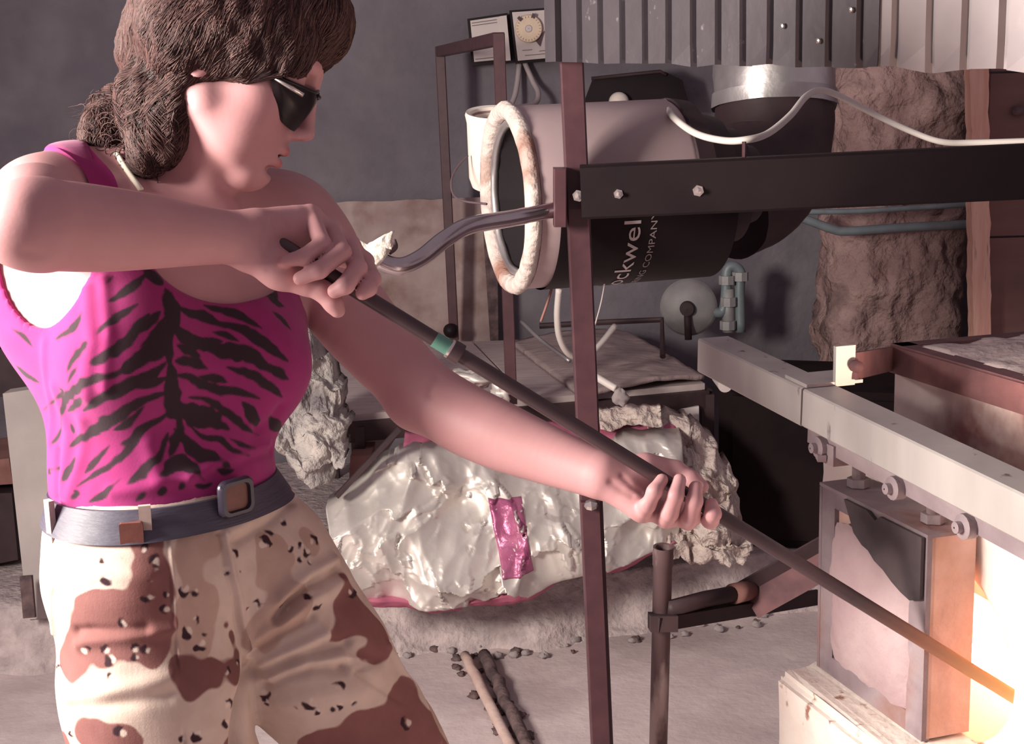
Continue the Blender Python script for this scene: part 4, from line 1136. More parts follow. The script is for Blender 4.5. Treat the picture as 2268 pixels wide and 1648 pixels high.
def bvh_of(V, F): return BVHTree.FromPolygons([tuple(v) for v in V], [tuple(int(i) for i in f) for f in F])
def hit(bvh, px, py):
    r = ray(px, py).normalized()
    p, n, i, d = bvh.ray_cast(CPOS, r)
    if p is None:
        p, n, i, d = bvh.find_nearest(CPOS + r * 1.5)
    return np.array(p)
def vnoise(X, s=1.0, seed=0):
    """smooth lattice noise, vectorised, about -1..1"""
    X = X * s + seed * 17.3
    i = np.floor(X).astype(np.int64); f = X - i; f = f * f * (3 - 2 * f)
    def hsh(a, b, c):
        n = (a * 374761393 + b * 668265263 + c * 2147483647 + seed * 144665) & 0x7fffffff
        n = ((n ^ (n >> 13)) * 1274126177) & 0x7fffffff
        return ((n ^ (n >> 16)) & 0xffff) / 32767.5 - 1
    r = 0
    for dx in (0, 1):
        for dy in (0, 1):
            for dz in (0, 1):
                w = (f[:, 0] if dx else 1 - f[:, 0]) * (f[:, 1] if dy else 1 - f[:, 1]) * (f[:, 2] if dz else 1 - f[:, 2])
                r = r + w * hsh(i[:, 0] + dx, i[:, 1] + dy, i[:, 2] + dz)
    return r
def paint(o, C):
    ca = o.data.color_attributes.new('Col', 'FLOAT_COLOR', 'POINT')
    ca.data.foreach_set('color', np.concatenate([C, np.ones((len(C), 1))], 1).astype(np.float32).ravel())

def refine_front(V, F, zmin, times):
    """split the quads that face the lens into four (the cut edges stay on the old edges)"""
    for _ in range(times):
        N = normals(V, F); fc = V[F].mean(1)
        nf = N[F].mean(1)
        sel = ((nf * (np.array(CPOS)[None] - fc)).sum(1) > -0.05) & (fc[:, 2] > zmin)
        used = np.unique(F[sel]); mp = np.full(len(V), -1); mp[used] = np.arange(len(used))
        V2, F2 = subdiv(V[used], mp[F[sel]])
        back = np.concatenate([used, len(V) + np.arange(len(V2) - len(used))])
        F = np.concatenate([F[~sel], back[F2]]); V = np.concatenate([V, V2[len(used):]])
    return V, F
# ---------------------------------------------------------------- the glassblower
mat('skin', (1, 1, 1), 0.55, attr='Col', col2=(0.95, 0.93, 0.93), scale=25, bump=0.05, bscale=220, bdist=0.002, spec=0.35)
SKIN = np.array((0.545, 0.285, 0.295)); 
X_ = Vector((1, 0, 0)); Z_ = Vector((0, 0, 1))
yaw = math.radians(35)
TF = Vector((math.sin(yaw), -math.cos(yaw), 0))           # chest direction
TL = Vector((-math.cos(yaw), -math.sin(yaw), 0))          # her right (towards camera-left)
TU = (Z_ + X_ * 0.03).normalized()
AXT = (TL, TF, TU)
T0 = P(338, 690, 1.56)
def TC(l, f, z): return T0 + TL * l + TF * f + TU * z
# -- joints
SR, ER, WR = P(100, 458, 1.475), P(66, 497, 1.235), P(548, 528, 1.40)
SL, EL, WL = P(640, 508, 1.665), P(932, 868, 1.61), P(1335, 1055, 1.50)

def torso(f, g=0.0, k=0.05):
    f.ell(TC(0, -0.005, -0.005), AXT, (0.139 + g, 0.104 + g, 0.150 + g), k)                       # rib cage
    f.ell(P(358, 975, 1.555), AXT, (0.107 + g, 0.090 + g, 0.15 + g), k)                           # waist
    f.ell(P(370, 1130, 1.555), AXT, (0.112 + g, 0.094 + g, 0.12 + g), k)                          # hips
    f.ell(P(285, 800, 1.462), AXT, (0.058 + g, 0.045 + g, 0.062 + g), 0.05)
    f.ell(P(560, 800, 1.560), AXT, (0.060 + g, 0.052 + g, 0.062 + g), 0.05)
    f.cone(P(150, 470, 1.52), 0.048 + g, P(590, 505, 1.645), 0.045 + g, 0.045)                      # shoulder girdle
    f.cone(P(150, 470, 1.545), 0.052 + g, P(100, 700, 1.54), 0.040 + g, 0.06)                      # right flank / lat
    f.cone(P(590, 520, 1.66), 0.042 + g, P(575, 700, 1.63), 0.040 + g, 0.06)
    f.ell(TC(0.02, -0.045, 0.06), AXT, (0.135 + g, 0.06 + g, 0.08 + g), 0.05)
    return f

# -- head frame
th = math.radians(27); yw = math.radians(9)
hf = CR * math.cos(th) - CU * math.sin(th); hu = CR * math.sin(th) + CU * math.cos(th)
HF = hf * math.cos(yw) + CF * math.sin(yw); HS = CF * math.cos(yw) - hf * math.sin(yw); HU = hu    # forward, her left, up
NOSE = P(688, 308, 1.535)
H0 = NOSE - HF * 0.124 + HU * 0.030
def H(x, y, z): return H0 + HF * x + HS * y + HU * z
AXH = (HF, HS, HU)

body = Field()
torso(body)
# neck and trapezius
body.cone(H(-0.022, 0, -0.02), 0.047, P(400, 440, 1.575), 0.050, 0.03)
body.cone(P(390, 385, 1.585), 0.036, P(170, 438, 1.525), 0.036, 0.045)
body.cone(P(430, 410, 1.60), 0.040, P(600, 485, 1.66), 0.040, 0.05)
body.cone(H(-0.012, -0.040, -0.045), 0.012, P(490, 472, 1.538), 0.011, 0.03)           # neck tendon
body.cone(P(495, 478, 1.52), 0.011, P(200, 430, 1.475), 0.012, 0.035)               # collar bone
# right arm (raised, elbow towards the camera-left)
body.ell(SR + Vector((-0.008, 0, 0.002)), (X_, Vector((0, 1, 0)), Z_), (0.048, 0.052, 0.046), 0.03)
body.chain([(SR, 0.045), (SR.lerp(ER, 0.55), 0.0435), (ER, 0.0345)], 0.025)
FA = [(ER, 0.0375), (P(130, 500, 1.258), 0.0395), (P(225, 507, 1.292), 0.0385), (P(330, 513, 1.328), 0.0345), (P(440, 521, 1.366), 0.0285), (WR, 0.0238)]
body.limb(FA, 5, 0.010)
body.ell(ER + Vector((-0.014, -0.010, -0.006)), (X_, Vector((0, 1, 0)), Z_), (0.024, 0.024, 0.022), 0.015)
# left arm
body.ell(SL, (X_, Vector((0, 1, 0)), Z_), (0.050, 0.05, 0.050), 0.04)
body.limb([(SL, 0.050), (P(765, 682, 1.645), 0.0475), (P(862, 795, 1.625), 0.0420), (P(938, 866, 1.608), 0.0375), (P(1010, 918, 1.592), 0.0390), (P(1100, 962, 1.566), 0.0375), (P(1200, 1003, 1.54), 0.0320), (P(1280, 1034, 1.517), 0.0272), (WL, 0.0245)], 5, 0.03)
body.ell(P(912, 900, 1.62), (X_, Vector((0, 1, 0)), Z_), (0.022, 0.028, 0.022), 0.03)

# ---- right hand (palm to the camera, thumb down, fingers over the pipe)
def fing(pts, rr, k=0.006):
    body.chain(list(zip([P(q[0], q[1], q[2] - (0.010 if q[0] > 1300 else 0)) for q in pts], rr)), k)
kp = 0.014
kf = 0.0032
body.cone(WR, 0.0208, P(612, 520, 1.420), 0.0185, 0.018)
for mx, my, md, r in ((688, 476, 1.434, 0.0112), (730, 506, 1.447, 0.0115), (772, 541, 1.455, 0.0115), (806, 580, 1.455, 0.0110)):
    body.cone(P(606, 520, 1.426), 0.0165, P(mx, my, md), r, kp)
body.cone(P(575, 500, 1.400), 0.0150, P(650, 488, 1.424), 0.0125, kp)                       # heel of the palm, little-finger side
body.chain([(P(560, 566, 1.396), 0.0175), (P(620, 600, 1.400), 0.0165), (P(676, 627, 1.403), 0.0120)], kp)      # thumb ball
fing([(672, 624, 1.403), (715, 645, 1.404), (738, 672, 1.404), (748, 688, 1.405)], (0.0120, 0.0100, 0.0090, 0.0074), 0.006)
fing([(688, 476, 1.434), (714, 540, 1.392), (672, 570, 1.375), (632, 578, 1.380)], (0.0092, 0.0087, 0.0080, 0.0064), kf)
fing([(730, 506, 1.447), (757, 559, 1.394), (708, 598, 1.374), (664, 617, 1.378)], (0.0098, 0.0093, 0.0085, 0.0068), kf)
fing([(772, 541, 1.455), (792, 594, 1.398), (765, 632, 1.380), (741, 645, 1.384)], (0.0098, 0.0094, 0.0087, 0.0072), kf)
fing([(806, 580, 1.455), (824, 618, 1.412), (816, 638, 1.394), (803, 649, 1.391)], (0.0094, 0.0090, 0.0084, 0.0072), kf)

# ---- left hand (palm up to the camera, fingers curled over the pipe, thumb behind it)
body.cone(WL, 0.0225, P(1385, 1075, 1.498), 0.0206, 0.007)
for mx, my, md, r in ((1426, 1134, 1.488, 0.0112), (1476, 1147, 1.496, 0.0112), (1524, 1150, 1.502, 0.0112), (1566, 1134, 1.505, 0.0108)):
    body.cone(P(1384, 1076, 1.503), 0.0165, P(mx, my, md), r, 0.010)
body.cone(P(1372, 1088, 1.492), 0.0145, P(1412, 1122, 1.484), 0.0130, 0.010)
body.chain([(P(1380, 1056, 1.500), 0.0155), (P(1430, 1044, 1.505), 0.0165), (P(1478, 1044, 1.508), 0.0120)], kp)
fing([(1465, 1040, 1.520), (1498, 1043, 1.518), (1532, 1064, 1.510), (1554, 1078, 1.505)], (0.0120, 0.0100, 0.0092, 0.0076), 0.006)
fing([(1424, 1136, 1.495), (1434, 1118, 1.464), (1450, 1088, 1.455), (1466, 1063, 1.462)], (0.0094, 0.0086, 0.0078, 0.0066), kf)
fing([(1474, 1150, 1.502), (1483, 1136, 1.464), (1496, 1098, 1.454), (1505, 1064, 1.462)], (0.0098, 0.0092, 0.0084, 0.0070), kf)
fing([(1523, 1154, 1.508), (1530, 1144, 1.470), (1538, 1110, 1.457), (1541, 1080, 1.464)], (0.0098, 0.0093, 0.0086, 0.0072), kf)
fing([(1566, 1138, 1.511), (1573, 1152, 1.480), (1579, 1138, 1.463), (1576, 1118, 1.464)], (0.0094, 0.0090, 0.0085, 0.0072), kf)

# ---- head
body.ell(H(-0.004, 0, 0.045), AXH, (0.094, 0.074, 0.082), 0.02)
body.ell(H(0.050, 0, -0.008), AXH, (0.050, 0.058, 0.074), 0.03)
for s_ in (-1, 1):
    body.cone(H(0.014, s_ * 0.046, -0.050), 0.018, H(0.078, s_ * 0.012, -0.090), 0.015, 0.025)
    body.ell(H(0.060, s_ * 0.036, -0.022), AXH, (0.026, 0.024, 0.024), 0.03)
    body.ell(H(0.056, s_ * 0.030, -0.054), AXH, (0.028, 0.026, 0.026), 0.03)
    body.ell(H(0.088, s_ * 0.026, 0.034), AXH, (0.014, 0.026, 0.010), 0.02)
    body.ell(H(-0.006, s_ * 0.070, -0.006), AXH, (0.016, 0.007, 0.029), 0.006)
    body.ell(H(-0.002, s_ * 0.077, -0.002), AXH, (0.009, 0.005, 0.015), 0.004, 's')
    body.ell(H(0.103, s_ * 0.032, 0.012), AXH, (0.014, 0.018, 0.012), 0.014, 's')
    body.ell(H(0.082, s_ * 0.032, 0.012), AXH, (0.013, 0.013, 0.012), 0.006)
body.ell(H(0.086, 0, -0.090), AXH, (0.016, 0.018, 0.014), 0.02)
body.ell(H(0.085, 0, -0.056), AXH, (0.020, 0.028, 0.030), 0.02)
body.cone(H(0.096, 0, 0.030), 0.007, H(0.117, 0, -0.024), 0.0075, 0.012)
body.ell(H(0.1165, 0, -0.0275), AXH, (0.0085, 0.0095, 0.0085), 0.006)
for s_ in (-1, 1):
    body.ell(H(0.106, s_ * 0.0105, -0.0335), AXH, (0.010, 0.0065, 0.0065), 0.006)
    body.ell(H(0.111, s_ * 0.006, -0.0395), AXH, (0.006, 0.0028, 0.004), 0.002, 's')
body.ell(H(0.103, 0, -0.0545), AXH, (0.0085, 0.021, 0.0058), 0.005)
body.ell(H(0.101, 0, -0.0700), AXH, (0.0088, 0.018, 0.0065), 0.005)
body.ell(H(0.108, 0, -0.0625), AXH, (0.015, 0.019, 0.0022), 0.002, 's')
body.ell(H(0.100, 0, -0.0800), AXH, (0.006, 0.020, 0.0045), 0.008, 's')
V, F = body.mesh((-0.62, 1.10, 0.93), (0.22, 1.80, 1.58), 0.0021)
# elbow / palm creases cut as shallow grooves
N3 = normals(V, F)
def groove(V, pts, w, dep, near):
    pp = [np.array(P(*q)) for q in pts]
    d = np.full(len(V), 9.0)
    for a, b in zip(pp, pp[1:]):
        e, _ = seg_dist(V, a, b); d = np.minimum(d, e)
    return -dep * np.exp(-(d / w) ** 2)
bv = bvh_of(V, F)
def surf(pts): return [np.array(hit(bv, x, y)) for x, y in pts]
def groove_on(pts, w, dep):
    pp = surf(pts); d = np.full(len(V), 9.0)
    for a, b in zip(pp, pp[1:]): d = np.minimum(d, seg_dist(V, a, b)[0])
    return -dep * np.exp(-(d / w) ** 2)
disp = np.zeros(len(V))
for pts, w, dep in (([(968, 838), (954, 856), (952, 872)], 0.006, 0.0022), ([(1378, 1055), (1400, 1078), (1420, 1090)], 0.0030, 0.0012), ([(1352, 1068), (1380, 1088), (1400, 1098), (1425, 1098)], 0.0032, 0.0015),
                    ([(583, 490), (578, 520), (585, 560)], 0.0030, 0.0014), ([(600, 486), (612, 510)], 0.0025, 0.0012), ([(625, 482), (636, 505)], 0.0025, 0.0012), ([(592, 598), (640, 590)], 0.0025, 0.0010),
                    ([(60, 560), (95, 566)], 0.006, 0.0012), ([(105, 455), (112, 500), (100, 545)], 0.012, 0.0015)):
    disp += groove_on(pts, w, dep)
V = V + N3 * disp[:, None]
C = np.tile(SKIN, (len(V), 1))
def spot(c, r, col, amt=1.0, soft=0.4):
    d = np.linalg.norm((V - np.array(c)), axis=1) / r
    w = np.clip((1 - d) / soft, 0, 1) * amt
    C[:] = C * (1 - w[:, None]) + np.array(col) * w[:, None]
def spot_e(c, rad, col, amt):
    q = V - np.array(c)
    d = np.sqrt(((q @ np.array(HF)) / rad[0]) ** 2 + ((q @ np.array(HS)) / rad[1]) ** 2 + ((q @ np.array(HU)) / rad[2]) ** 2)
    w = np.clip((1 - d) / 0.3, 0, 1) * amt; C[:] = C * (1 - w[:, None]) + np.array(col) * w[:, None]
for s_ in (-1, 1): spot(H(0.07, s_ * 0.05, -0.035), 0.035, (0.70, 0.30, 0.30), 0.45, 1.0)
spot_e(H(0.106, 0, -0.0545), (0.012, 0.022, 0.0065), (0.55, 0.17, 0.18), 0.8)
spot_e(H(0.104, 0, -0.0700), (0.012, 0.019, 0.0075), (0.55, 0.17, 0.18), 0.8)
spot_e(H(0.098, 0, -0.0622), (0.012, 0.019, 0.003), (0.10, 0.03, 0.03), 0.9)
for x, y, d_ in ((1467, 1064, 1.460), (1505, 1066, 1.461), (1541, 1082, 1.463), (1571, 1120, 1.463), (630, 578, 1.388), (664, 616, 1.386), (738, 643, 1.391)):
    spot(P(x, y, d_), 0.016, (0.70, 0.30, 0.29), 0.6, 0.9)
person = thing('person', 'woman in pink tiger-stripe tank top and camouflage trousers holding the blowpipe', 'person', Vector((-0.35, 1.52, 0)))
o = link_mesh('body', V, F, 'skin', person, smooth=True)
paint(o, C)
bv_body = bvh_of(V, F)
# ---------------------------------------------------------------- tank top
mat('tank_knit', (1, 1, 1), 0.85, attr='Col', col2=(0.92, 0.90, 0.92), scale=30, bump=0.12, bscale=400, bdist=0.001, spec=0.2, sheen=0.15)
BELT_Z = P(100, 1157, 1.47).z + 0.004
top_f = Field(); torso(top_f, 0.0055)
top_f.cone(P(390, 385, 1.585), 0.036 + 0.006, P(170, 438, 1.525), 0.036 + 0.006, 0.045)
top_f.ell(SR + Vector((-0.008, 0, 0.002)), (X_, Vector((0, 1, 0)), Z_), (0.053, 0.057, 0.051), 0.03)
def cut_fn(X):
    def ellf(c, axes, rad):
        v = (X - A3(c)) @ np.array([A3(Vector(a).normalized()) for a in axes]).T
        r = np.array(rad); k0 = np.sqrt(((v / r) ** 2).sum(1)); k1 = np.sqrt(((v / r ** 2) ** 2).sum(1))
        return k0 * (k0 - 1) / np.maximum(k1, 1e-6)
    arm = ellf(P(110, 566, 1.47), (CR, CU, CF), (0.052, 0.076, 0.16))
    arml = ellf(P(690, 540, 1.62), (CR, CU, CF), (0.022, 0.075, 0.12))
    neck = ellf(P(486, 500, 1.46), (CR, CU, CF), (0.080, 0.079, 0.25))
    zt = X[:, 2] - P(300, 560, 1.45).z
    main = np.maximum.reduce([-arm, -neck, -arml, zt])
    def cap(a, b, r):
        d, _ = seg_dist(X, A3(a), A3(b)); return d - r
    st = np.minimum.reduce([cap(P(275, 640, 1.435), P(215, 470, 1.45), 0.0265), cap(P(215, 470, 1.45), P(150, 352, 1.51), 0.026), cap(P(150, 352, 1.51), P(170, 400, 1.62), 0.026), cap(P(640, 640, 1.60), P(575, 470, 1.63), 0.024), cap(P(575, 470, 1.63), P(500, 460, 1.70), 0.026)])
    bot = (BELT_Z - 0.03) - X[:, 2]
    return np.maximum(np.minimum(main, st), bot).astype(np.float32)
top_f.custom(cut_fn, 0.003, 'i')
V, F = top_f.mesh((-0.60, 1.30, BELT_Z - 0.05), (-0.10, 1.80, 1.42), 0.0034)
V = smooth_mesh(V, F, 1, 0.4)
bv_top = bvh_of(V, F)
V, F = refine_front(V, F, 0.5, 1)
N3 = normals(V, F)
disp = np.zeros(len(V))
def poly_d(V, pp):
    d = np.full(len(V), 9.0)
    for a, b in zip(pp, pp[1:]): d = np.minimum(d, seg_dist(V, a, b)[0])
    return d
for pts, w, a in (([(195, 640), (205, 760), (190, 880)], 0.008, 0.003), ([(228, 620), (240, 740), (232, 860)], 0.007, 0.003), ([(120, 860), (150, 960), (135, 1090)], 0.009, 0.003),
                  ([(100, 760), (105, 860), (112, 980)], 0.007, 0.0025), ([(180, 930), (175, 1030), (150, 1110)], 0.008, 0.003), ([(420, 1060), (480, 1030), (590, 985)], 0.007, 0.0035), ([(480, 1045), (560, 1010), (600, 1000)], 0.006, -0.003),
                  ([(570, 950), (600, 935), (620, 905)], 0.008, -0.004), ([(130, 1000), (128, 1100)], 0.006, -0.003), ([(330, 985), (350, 1060)], 0.010, 0.0025), ([(250, 1090), (330, 1080), (420, 1055)], 0.008, 0.003), ([(590, 690), (640, 760)], 0.012, 0.002)):
    pp = [hit(bv_top, *q) for q in pts]
    disp += a * np.exp(-(poly_d(V, pp) / w) ** 2)
disp += 0.0012 * vnoise(V, 18) 
V = V + N3 * disp[:, None]
PINK = np.array((0.34, 0.030, 0.160)); BLK = np.array((0.035, 0.018, 0.026))
C = np.tile(PINK, (len(V), 1)) * (1 + 0.06 * vnoise(V, 60, 2))[:, None]
STR = [
 [(124,752),(155,732),(173,713),(186,688)],14, [(28,729),(53,744),(74,769)],9, [(198,753),(217,738),(245,713),(275,691),(306,673)],13, [(235,673),(266,654),(297,633),(325,604)],16, [(214,654),(232,634),(250,612)],6,
 [(149,824),(167,790),(189,766),(204,750)],14, [(186,812),(210,800),(238,787),(257,775),(288,750),(310,719),(330,696)],19, [(263,824),(288,812),(310,797),(334,775),(356,747),(373,715)],26, [(366,640),(378,670),(384,707),(380,735)],30, [(376,730),(371,760),(376,810)],20,
 [(318,600),(340,612),(360,630)],22, [(387,676),(418,694),(449,700),(483,716),(515,724)],16, [(452,676),(483,685),(520,694),(545,707),(580,727)],14, [(551,612),(573,639),(603,654),(630,678)],26, [(388,722),(412,747),(449,759),(492,756)],26, [(490,714),(542,732),(579,753),(607,778),(638,800)],20,
 [(452,768),(495,778),(532,781),(566,793),(598,824)],28, [(388,800),(427,803),(460,816)],20, [(36,809),(56,828),(87,848)],11, [(63,881),(80,895),(95,909)],7,
 [(137,945),(141,906),(148,881),(176,856),(208,839),(247,832),(285,812)],16, [(112,990),(128,968),(138,945)],8, [(150,911),(169,895),(200,865)],12, [(185,910),(226,881),(268,863),(307,842),(339,828),(367,803)],20,
 [(153,992),(176,973),(201,959),(233,938),(268,920),(303,895),(335,881),(370,869)],20, [(252,953),(282,938),(319,900)],12, [(136,1074),(152,1047),(171,1012)],16, [(188,1049),(212,1022),(242,988)],10,
 [(171,1077),(212,1050),(247,1029),(282,1001),(300,969),(317,948),(353,930),(376,911)],14, [(196,1112),(229,1096),(267,1062)],12, [(277,1077),(307,1054),(332,1026),(353,1008),(372,960)],18, [(345,1064),(367,1047),(384,1029),(406,1026),(430,1043),(452,1064)],24,
 [(377,800),(381,853),(383,906),(399,925)],26, [(384,890),(423,920),(459,927),(505,950)],36, [(439,834),(476,839),(503,847)],14, [(390,831),(423,835),(459,856),(494,863),(529,867),(575,883)],18, [(502,813),(550,828),(593,853),(625,880)],16,
 [(536,890),(557,916),(580,958)],18, [(418,880),(459,885),(501,913),(522,930),(543,948),(574,964)],14, [(421,943),(451,969),(487,973),(515,998),(553,1009)],12, [(386,950),(416,980),(437,1005),(469,1012),(512,1035)],22, [(509,972),(550,990),(596,995)],10,
 [(590,812),(612,822),(638,840)],18, [(598,925),(608,938),(619,952)],20, [(354,1095),(360,1084),(364,1072)],16, [(397,1084),(404,1072),(411,1058)],16, [(98,1094),(104,1108),(110,1120)],9, [(82,970),(90,976),(98,983)],9, [(104,1034),(110,1042),(115,1050)],9,
 [(290,745),(330,715),(355,690)],14, [(300,860),(335,850),(372,835)],12, [(395,905),(398,950),(384,985),(376,1010)],18, [(480,1040),(500,1045),(520,1040)],10, [(420,1070),(450,1078),(470,1070)],9, [(330,800),(352,786),(372,768)],14, [(392,765),(420,776),(445,790)],16,
 [(310,770),(345,735),(368,700)],12, [(470,735),(500,742),(530,756)],10, [(600,690),(622,705),(645,730)],12, [(150,850),(160,830),(175,810)],7, [(268,985),(290,975),(310,955)],9, [(300,1110),(316,1095),(330,1078)],10]
front = np.array(CPOS)[None] - V
fac = (normals(V, F) * front).sum(1) > 0
jit = 1 + 0.35 * vnoise(V, 130, 5) + 0.25 * vnoise(V, 50, 6)
for k in range(0, len(STR), 2):
    pts, w = STR[k], STR[k + 1]
    pp = [Vector(hit(bv_top, *q)) for q in pts]
    pp = [np.array(q) for q in spline(pp, 4)]
    n = len(pp) - 1
    c0 = np.mean(pp, 0); near = np.linalg.norm(V - c0, axis=1) < np.max(np.linalg.norm(np.array(pp) - c0, axis=1)) + 0.02
    near &= fac
    if not near.any(): continue
    Xn = V[near]; best = np.full(len(Xn), 9.0)
    for i in range(n):
        d, h = seg_dist(Xn, pp[i], pp[i + 1])
        tpos = (i + h) / n
        r = 0.5 * 1.28 * w * 0.00047 * (0.18 + 0.95 * np.sin(np.pi * np.clip(tpos, 0.0, 1.0)) ** 0.8)
        best = np.minimum(best, d - r * jit[near])
    m = np.clip(0.5 - best / 0.0018, 0, 1)
    C[near] = C[near] * (1 - m[:, None]) + BLK * m[:, None]
# back of the shirt: the same chevrons continued
bk = ~fac
ph = (V[:, 2] * 60 + 26 * np.abs(V[:, 0] + 0.40) + 1.2 * vnoise(V, 22, 8))
C[bk & (np.sin(ph * 2 * np.pi / 2.2) > 0.62)] = BLK
o = link_mesh('tank_top', V, F, 'tank_knit', person, smooth=True, label='hot pink tank top with black tiger stripes')
paint(o, C)
mat('strap_knit', (0.34, 0.030, 0.160), 0.85, col2=(0.30, 0.027, 0.14), scale=40, spec=0.2)
cs = [bv_body.find_nearest(P(*q)) for q in ((172, 352, 1.60), (158, 344, 1.565), (150, 344, 1.53), (160, 356, 1.50), (176, 376, 1.485), (196, 398, 1.475), (216, 424, 1.465), (236, 455, 1.455))]
cp = spline([q[0] + q[1] * 0.003 for q in cs], 4)
def strapf(u, v):
    i = min(int(u * (len(cp) - 1) + 0.5), len(cp) - 1)
    tg = (cp[min(i + 1, len(cp) - 1)] - cp[max(i - 1, 0)]).normalized()
    n_ = bv_body.find_nearest(cp[i])[1]; sd = tg.cross(n_).normalized()
    q = bv_body.find_nearest(cp[i] + sd * (0.034 * (v - 0.5)))
    return q[0] + q[1] * 0.0035
MB().grid(strapf, len(cp) - 1, 8).build('shoulder_strap', 'strap_knit', o, smooth=True)

# ---------------------------------------------------------------- trousers
mat('camo_cotton', (1, 1, 1), 0.9, attr='Col', col2=(0.90, 0.88, 0.87), scale=40, bump=0.2, bscale=500, bdist=0.001, spec=0.15)
tr = Field()
HRp, HLp = P(302, 1310, 1.50), P(562, 1258, 1.60)
KR = Vector((HRp.x + 0.045, HRp.y - 0.02, 0.47)); AR = Vector((KR.x - 0.01, KR.y + 0.09, 0.10))
kdir = (P(818, 1652, 1.65) - HLp).normalized()
KL = HLp + kdir * 0.43; AL = Vector((KL.x + 0.10, KL.y + 0.06, 0.10))
tr.ell(P(372, 1110, 1.555), AXT, (0.119, 0.100, 0.11), 0.05)
tr.ell(P(376, 1235, 1.555), AXT, (0.130, 0.108, 0.10), 0.05)
tr.chain([(HRp, 0.082), (HRp.lerp(KR, 0.25), 0.088), (HRp.lerp(KR, 0.5), 0.092), (KR, 0.080), (AR, 0.070)], 0.04)
tr.chain([(HLp, 0.090), (HLp.lerp(KL, 0.3), 0.084), (HLp.lerp(KL, 0.6), 0.077), (KL, 0.074), (AL, 0.068)], 0.025)
tr.custom(lambda X: (X[:, 2] - (BELT_Z + 0.021)).astype(np.float32), 0.003, 'i')
tr.custom(lambda X: (0.085 - X[:, 2]).astype(np.float32), 0.003, 'i')
V, F = tr.mesh((-0.66, 1.28, 0.06), (0.32, 1.92, BELT_Z + 0.06), 0.0055)
V = smooth_mesh(V, F, 1, 0.4)
bv_tr = bvh_of(V, F)
V, F = refine_front(V, F, 0.60, 2)
N3 = normals(V, F)
disp = np.zeros(len(V))
FOLDS = [([(560,1494),(640,1462),(740,1432),(770,1420)],0.007,-0.0055), ([(575,1480),(650,1440),(720,1405)],0.008,0.005), ([(590,1518),(640,1495),(690,1482),(760,1480)],0.006,-0.0045), ([(600,1505),(680,1465),(760,1455)],0.008,0.0045),
 ([(748,1260),(690,1292),(640,1332),(612,1372)],0.006,-0.0065), ([(740,1245),(680,1275),(620,1325)],0.009,0.005), ([(760,1290),(690,1330),(630,1372)],0.008,0.004), ([(555,1445),(620,1402),(690,1368)],0.006,-0.004), ([(552,1425),(600,1390),(660,1350)],0.009,0.004), ([(550,1400),(590,1350),(640,1290)],0.012,0.003),
 ([(486,1185),(500,1260),(520,1350),(547,1480)],0.004,-0.004), ([(494,1190),(512,1280),(530,1360),(552,1470)],0.006,0.0035), ([(366,1165),(378,1300),(390,1450),(408,1650)],0.0022,-0.0018), ([(372,1165),(384,1300),(396,1450)],0.004,0.0015),
 ([(548,1480),(535,1560),(530,1650)],0.012,-0.010), ([(110,1450),(190,1420),(300,1405),(380,1395)],0.008,0.003), ([(118,1425),(200,1398),(320,1392)],0.006,-0.003), ([(150,1540),(260,1530),(380,1500)],0.010,0.0025), ([(145,1570),(260,1555),(370,1540)],0.008,-0.002),
 ([(500,1180),(560,1150),(640,1090)],0.008,0.003), ([(520,1200),(590,1160),(645,1110)],0.006,-0.003), ([(140,1300),(210,1270),(330,1280)],0.010,0.002), ([(112,1200),(120,1300),(125,1400)],0.004,0.003), ([(870,1430),(930,1520),(990,1640)],0.004,-0.003), ([(860,1430),(915,1520),(970,1640)],0.006,0.003),
 ([(760,1475),(840,1460),(890,1430)],0.008,-0.003), ([(620,1560),(700,1540),(800,1530)],0.012,0.002)]
for pts, w, a in FOLDS:
    pp = [hit(bv_tr, *q) for q in pts]
    c0 = np.mean(pp, 0); nr = np.linalg.norm(V - c0, axis=1) < np.max(np.linalg.norm(np.array(pp) - c0, axis=1)) + 0.05
    d = poly_d(V[nr], pp); disp[nr] += 1.5 * a * np.exp(-(d / w) ** 2)
disp += 0.0022 * vnoise(V, 14, 1) + 0.0010 * vnoise(V, 34, 3)
V = V + N3 * disp[:, None]
TAN = np.array((0.60, 0.475, 0.415)); BRN = np.array((0.235, 0.105, 0.10)); LBR = np.array((0.47, 0.33, 0.28)); CHW = np.array((0.68, 0.57, 0.51)); CHB = np.array((0.045, 0.022, 0.03))
C = np.tile(TAN, (len(V), 1))
wob = 0.006 * vnoise(V, 24, 4) + 0.002 * vnoise(V, 60, 9)
Vw = V + np.stack([0.009 * vnoise(V, 26, k) + 0.0035 * vnoise(V, 70, k + 5) for k in (21, 22, 23)], 1)
def blobs(lst, col, soft=0.0022):
    best = np.full(len(V), 9.0)
    for x, y, r in lst:
        c = hit(bv_tr, x, y); e = np.linalg.norm(Vw - c, axis=1) - r * 0.00049
        h = np.maximum(0.016 - np.abs(best - e), 0) / 0.016; best = np.minimum(best, e) - h * h * 0.004
    m = np.clip(0.5 - (best + 0.002) / soft, 0, 1)
    C[:] = C * (1 - m[:, None]) + col * m[:, None]
blobs([(420,1240,45),(440,1330,55),(430,1420,50),(455,1200,40),(600,1240,60),(640,1330,60),(580,1400,50),(690,1200,40)], LBR)
blobs([(322,1205,34),(328,1250,40),(330,1300,40),(350,1340,40),(200,1352,42),(255,1358,52),(315,1380,55),(170,1400,42),(345,1430,45),(210,1420,50),(162,1462,42),(280,1405,50),(362,1390,36),(168,1495,22),(120,1330,16),(122,1370,16)], BRN)
blobs([(478,1326,14),(490,1365,18),(508,1400,20),(520,1440,20),(418,1492,36),(462,1488,42),(515,1486,34),(425,1535,28),(402,1470,12)], BRN * 0.8)
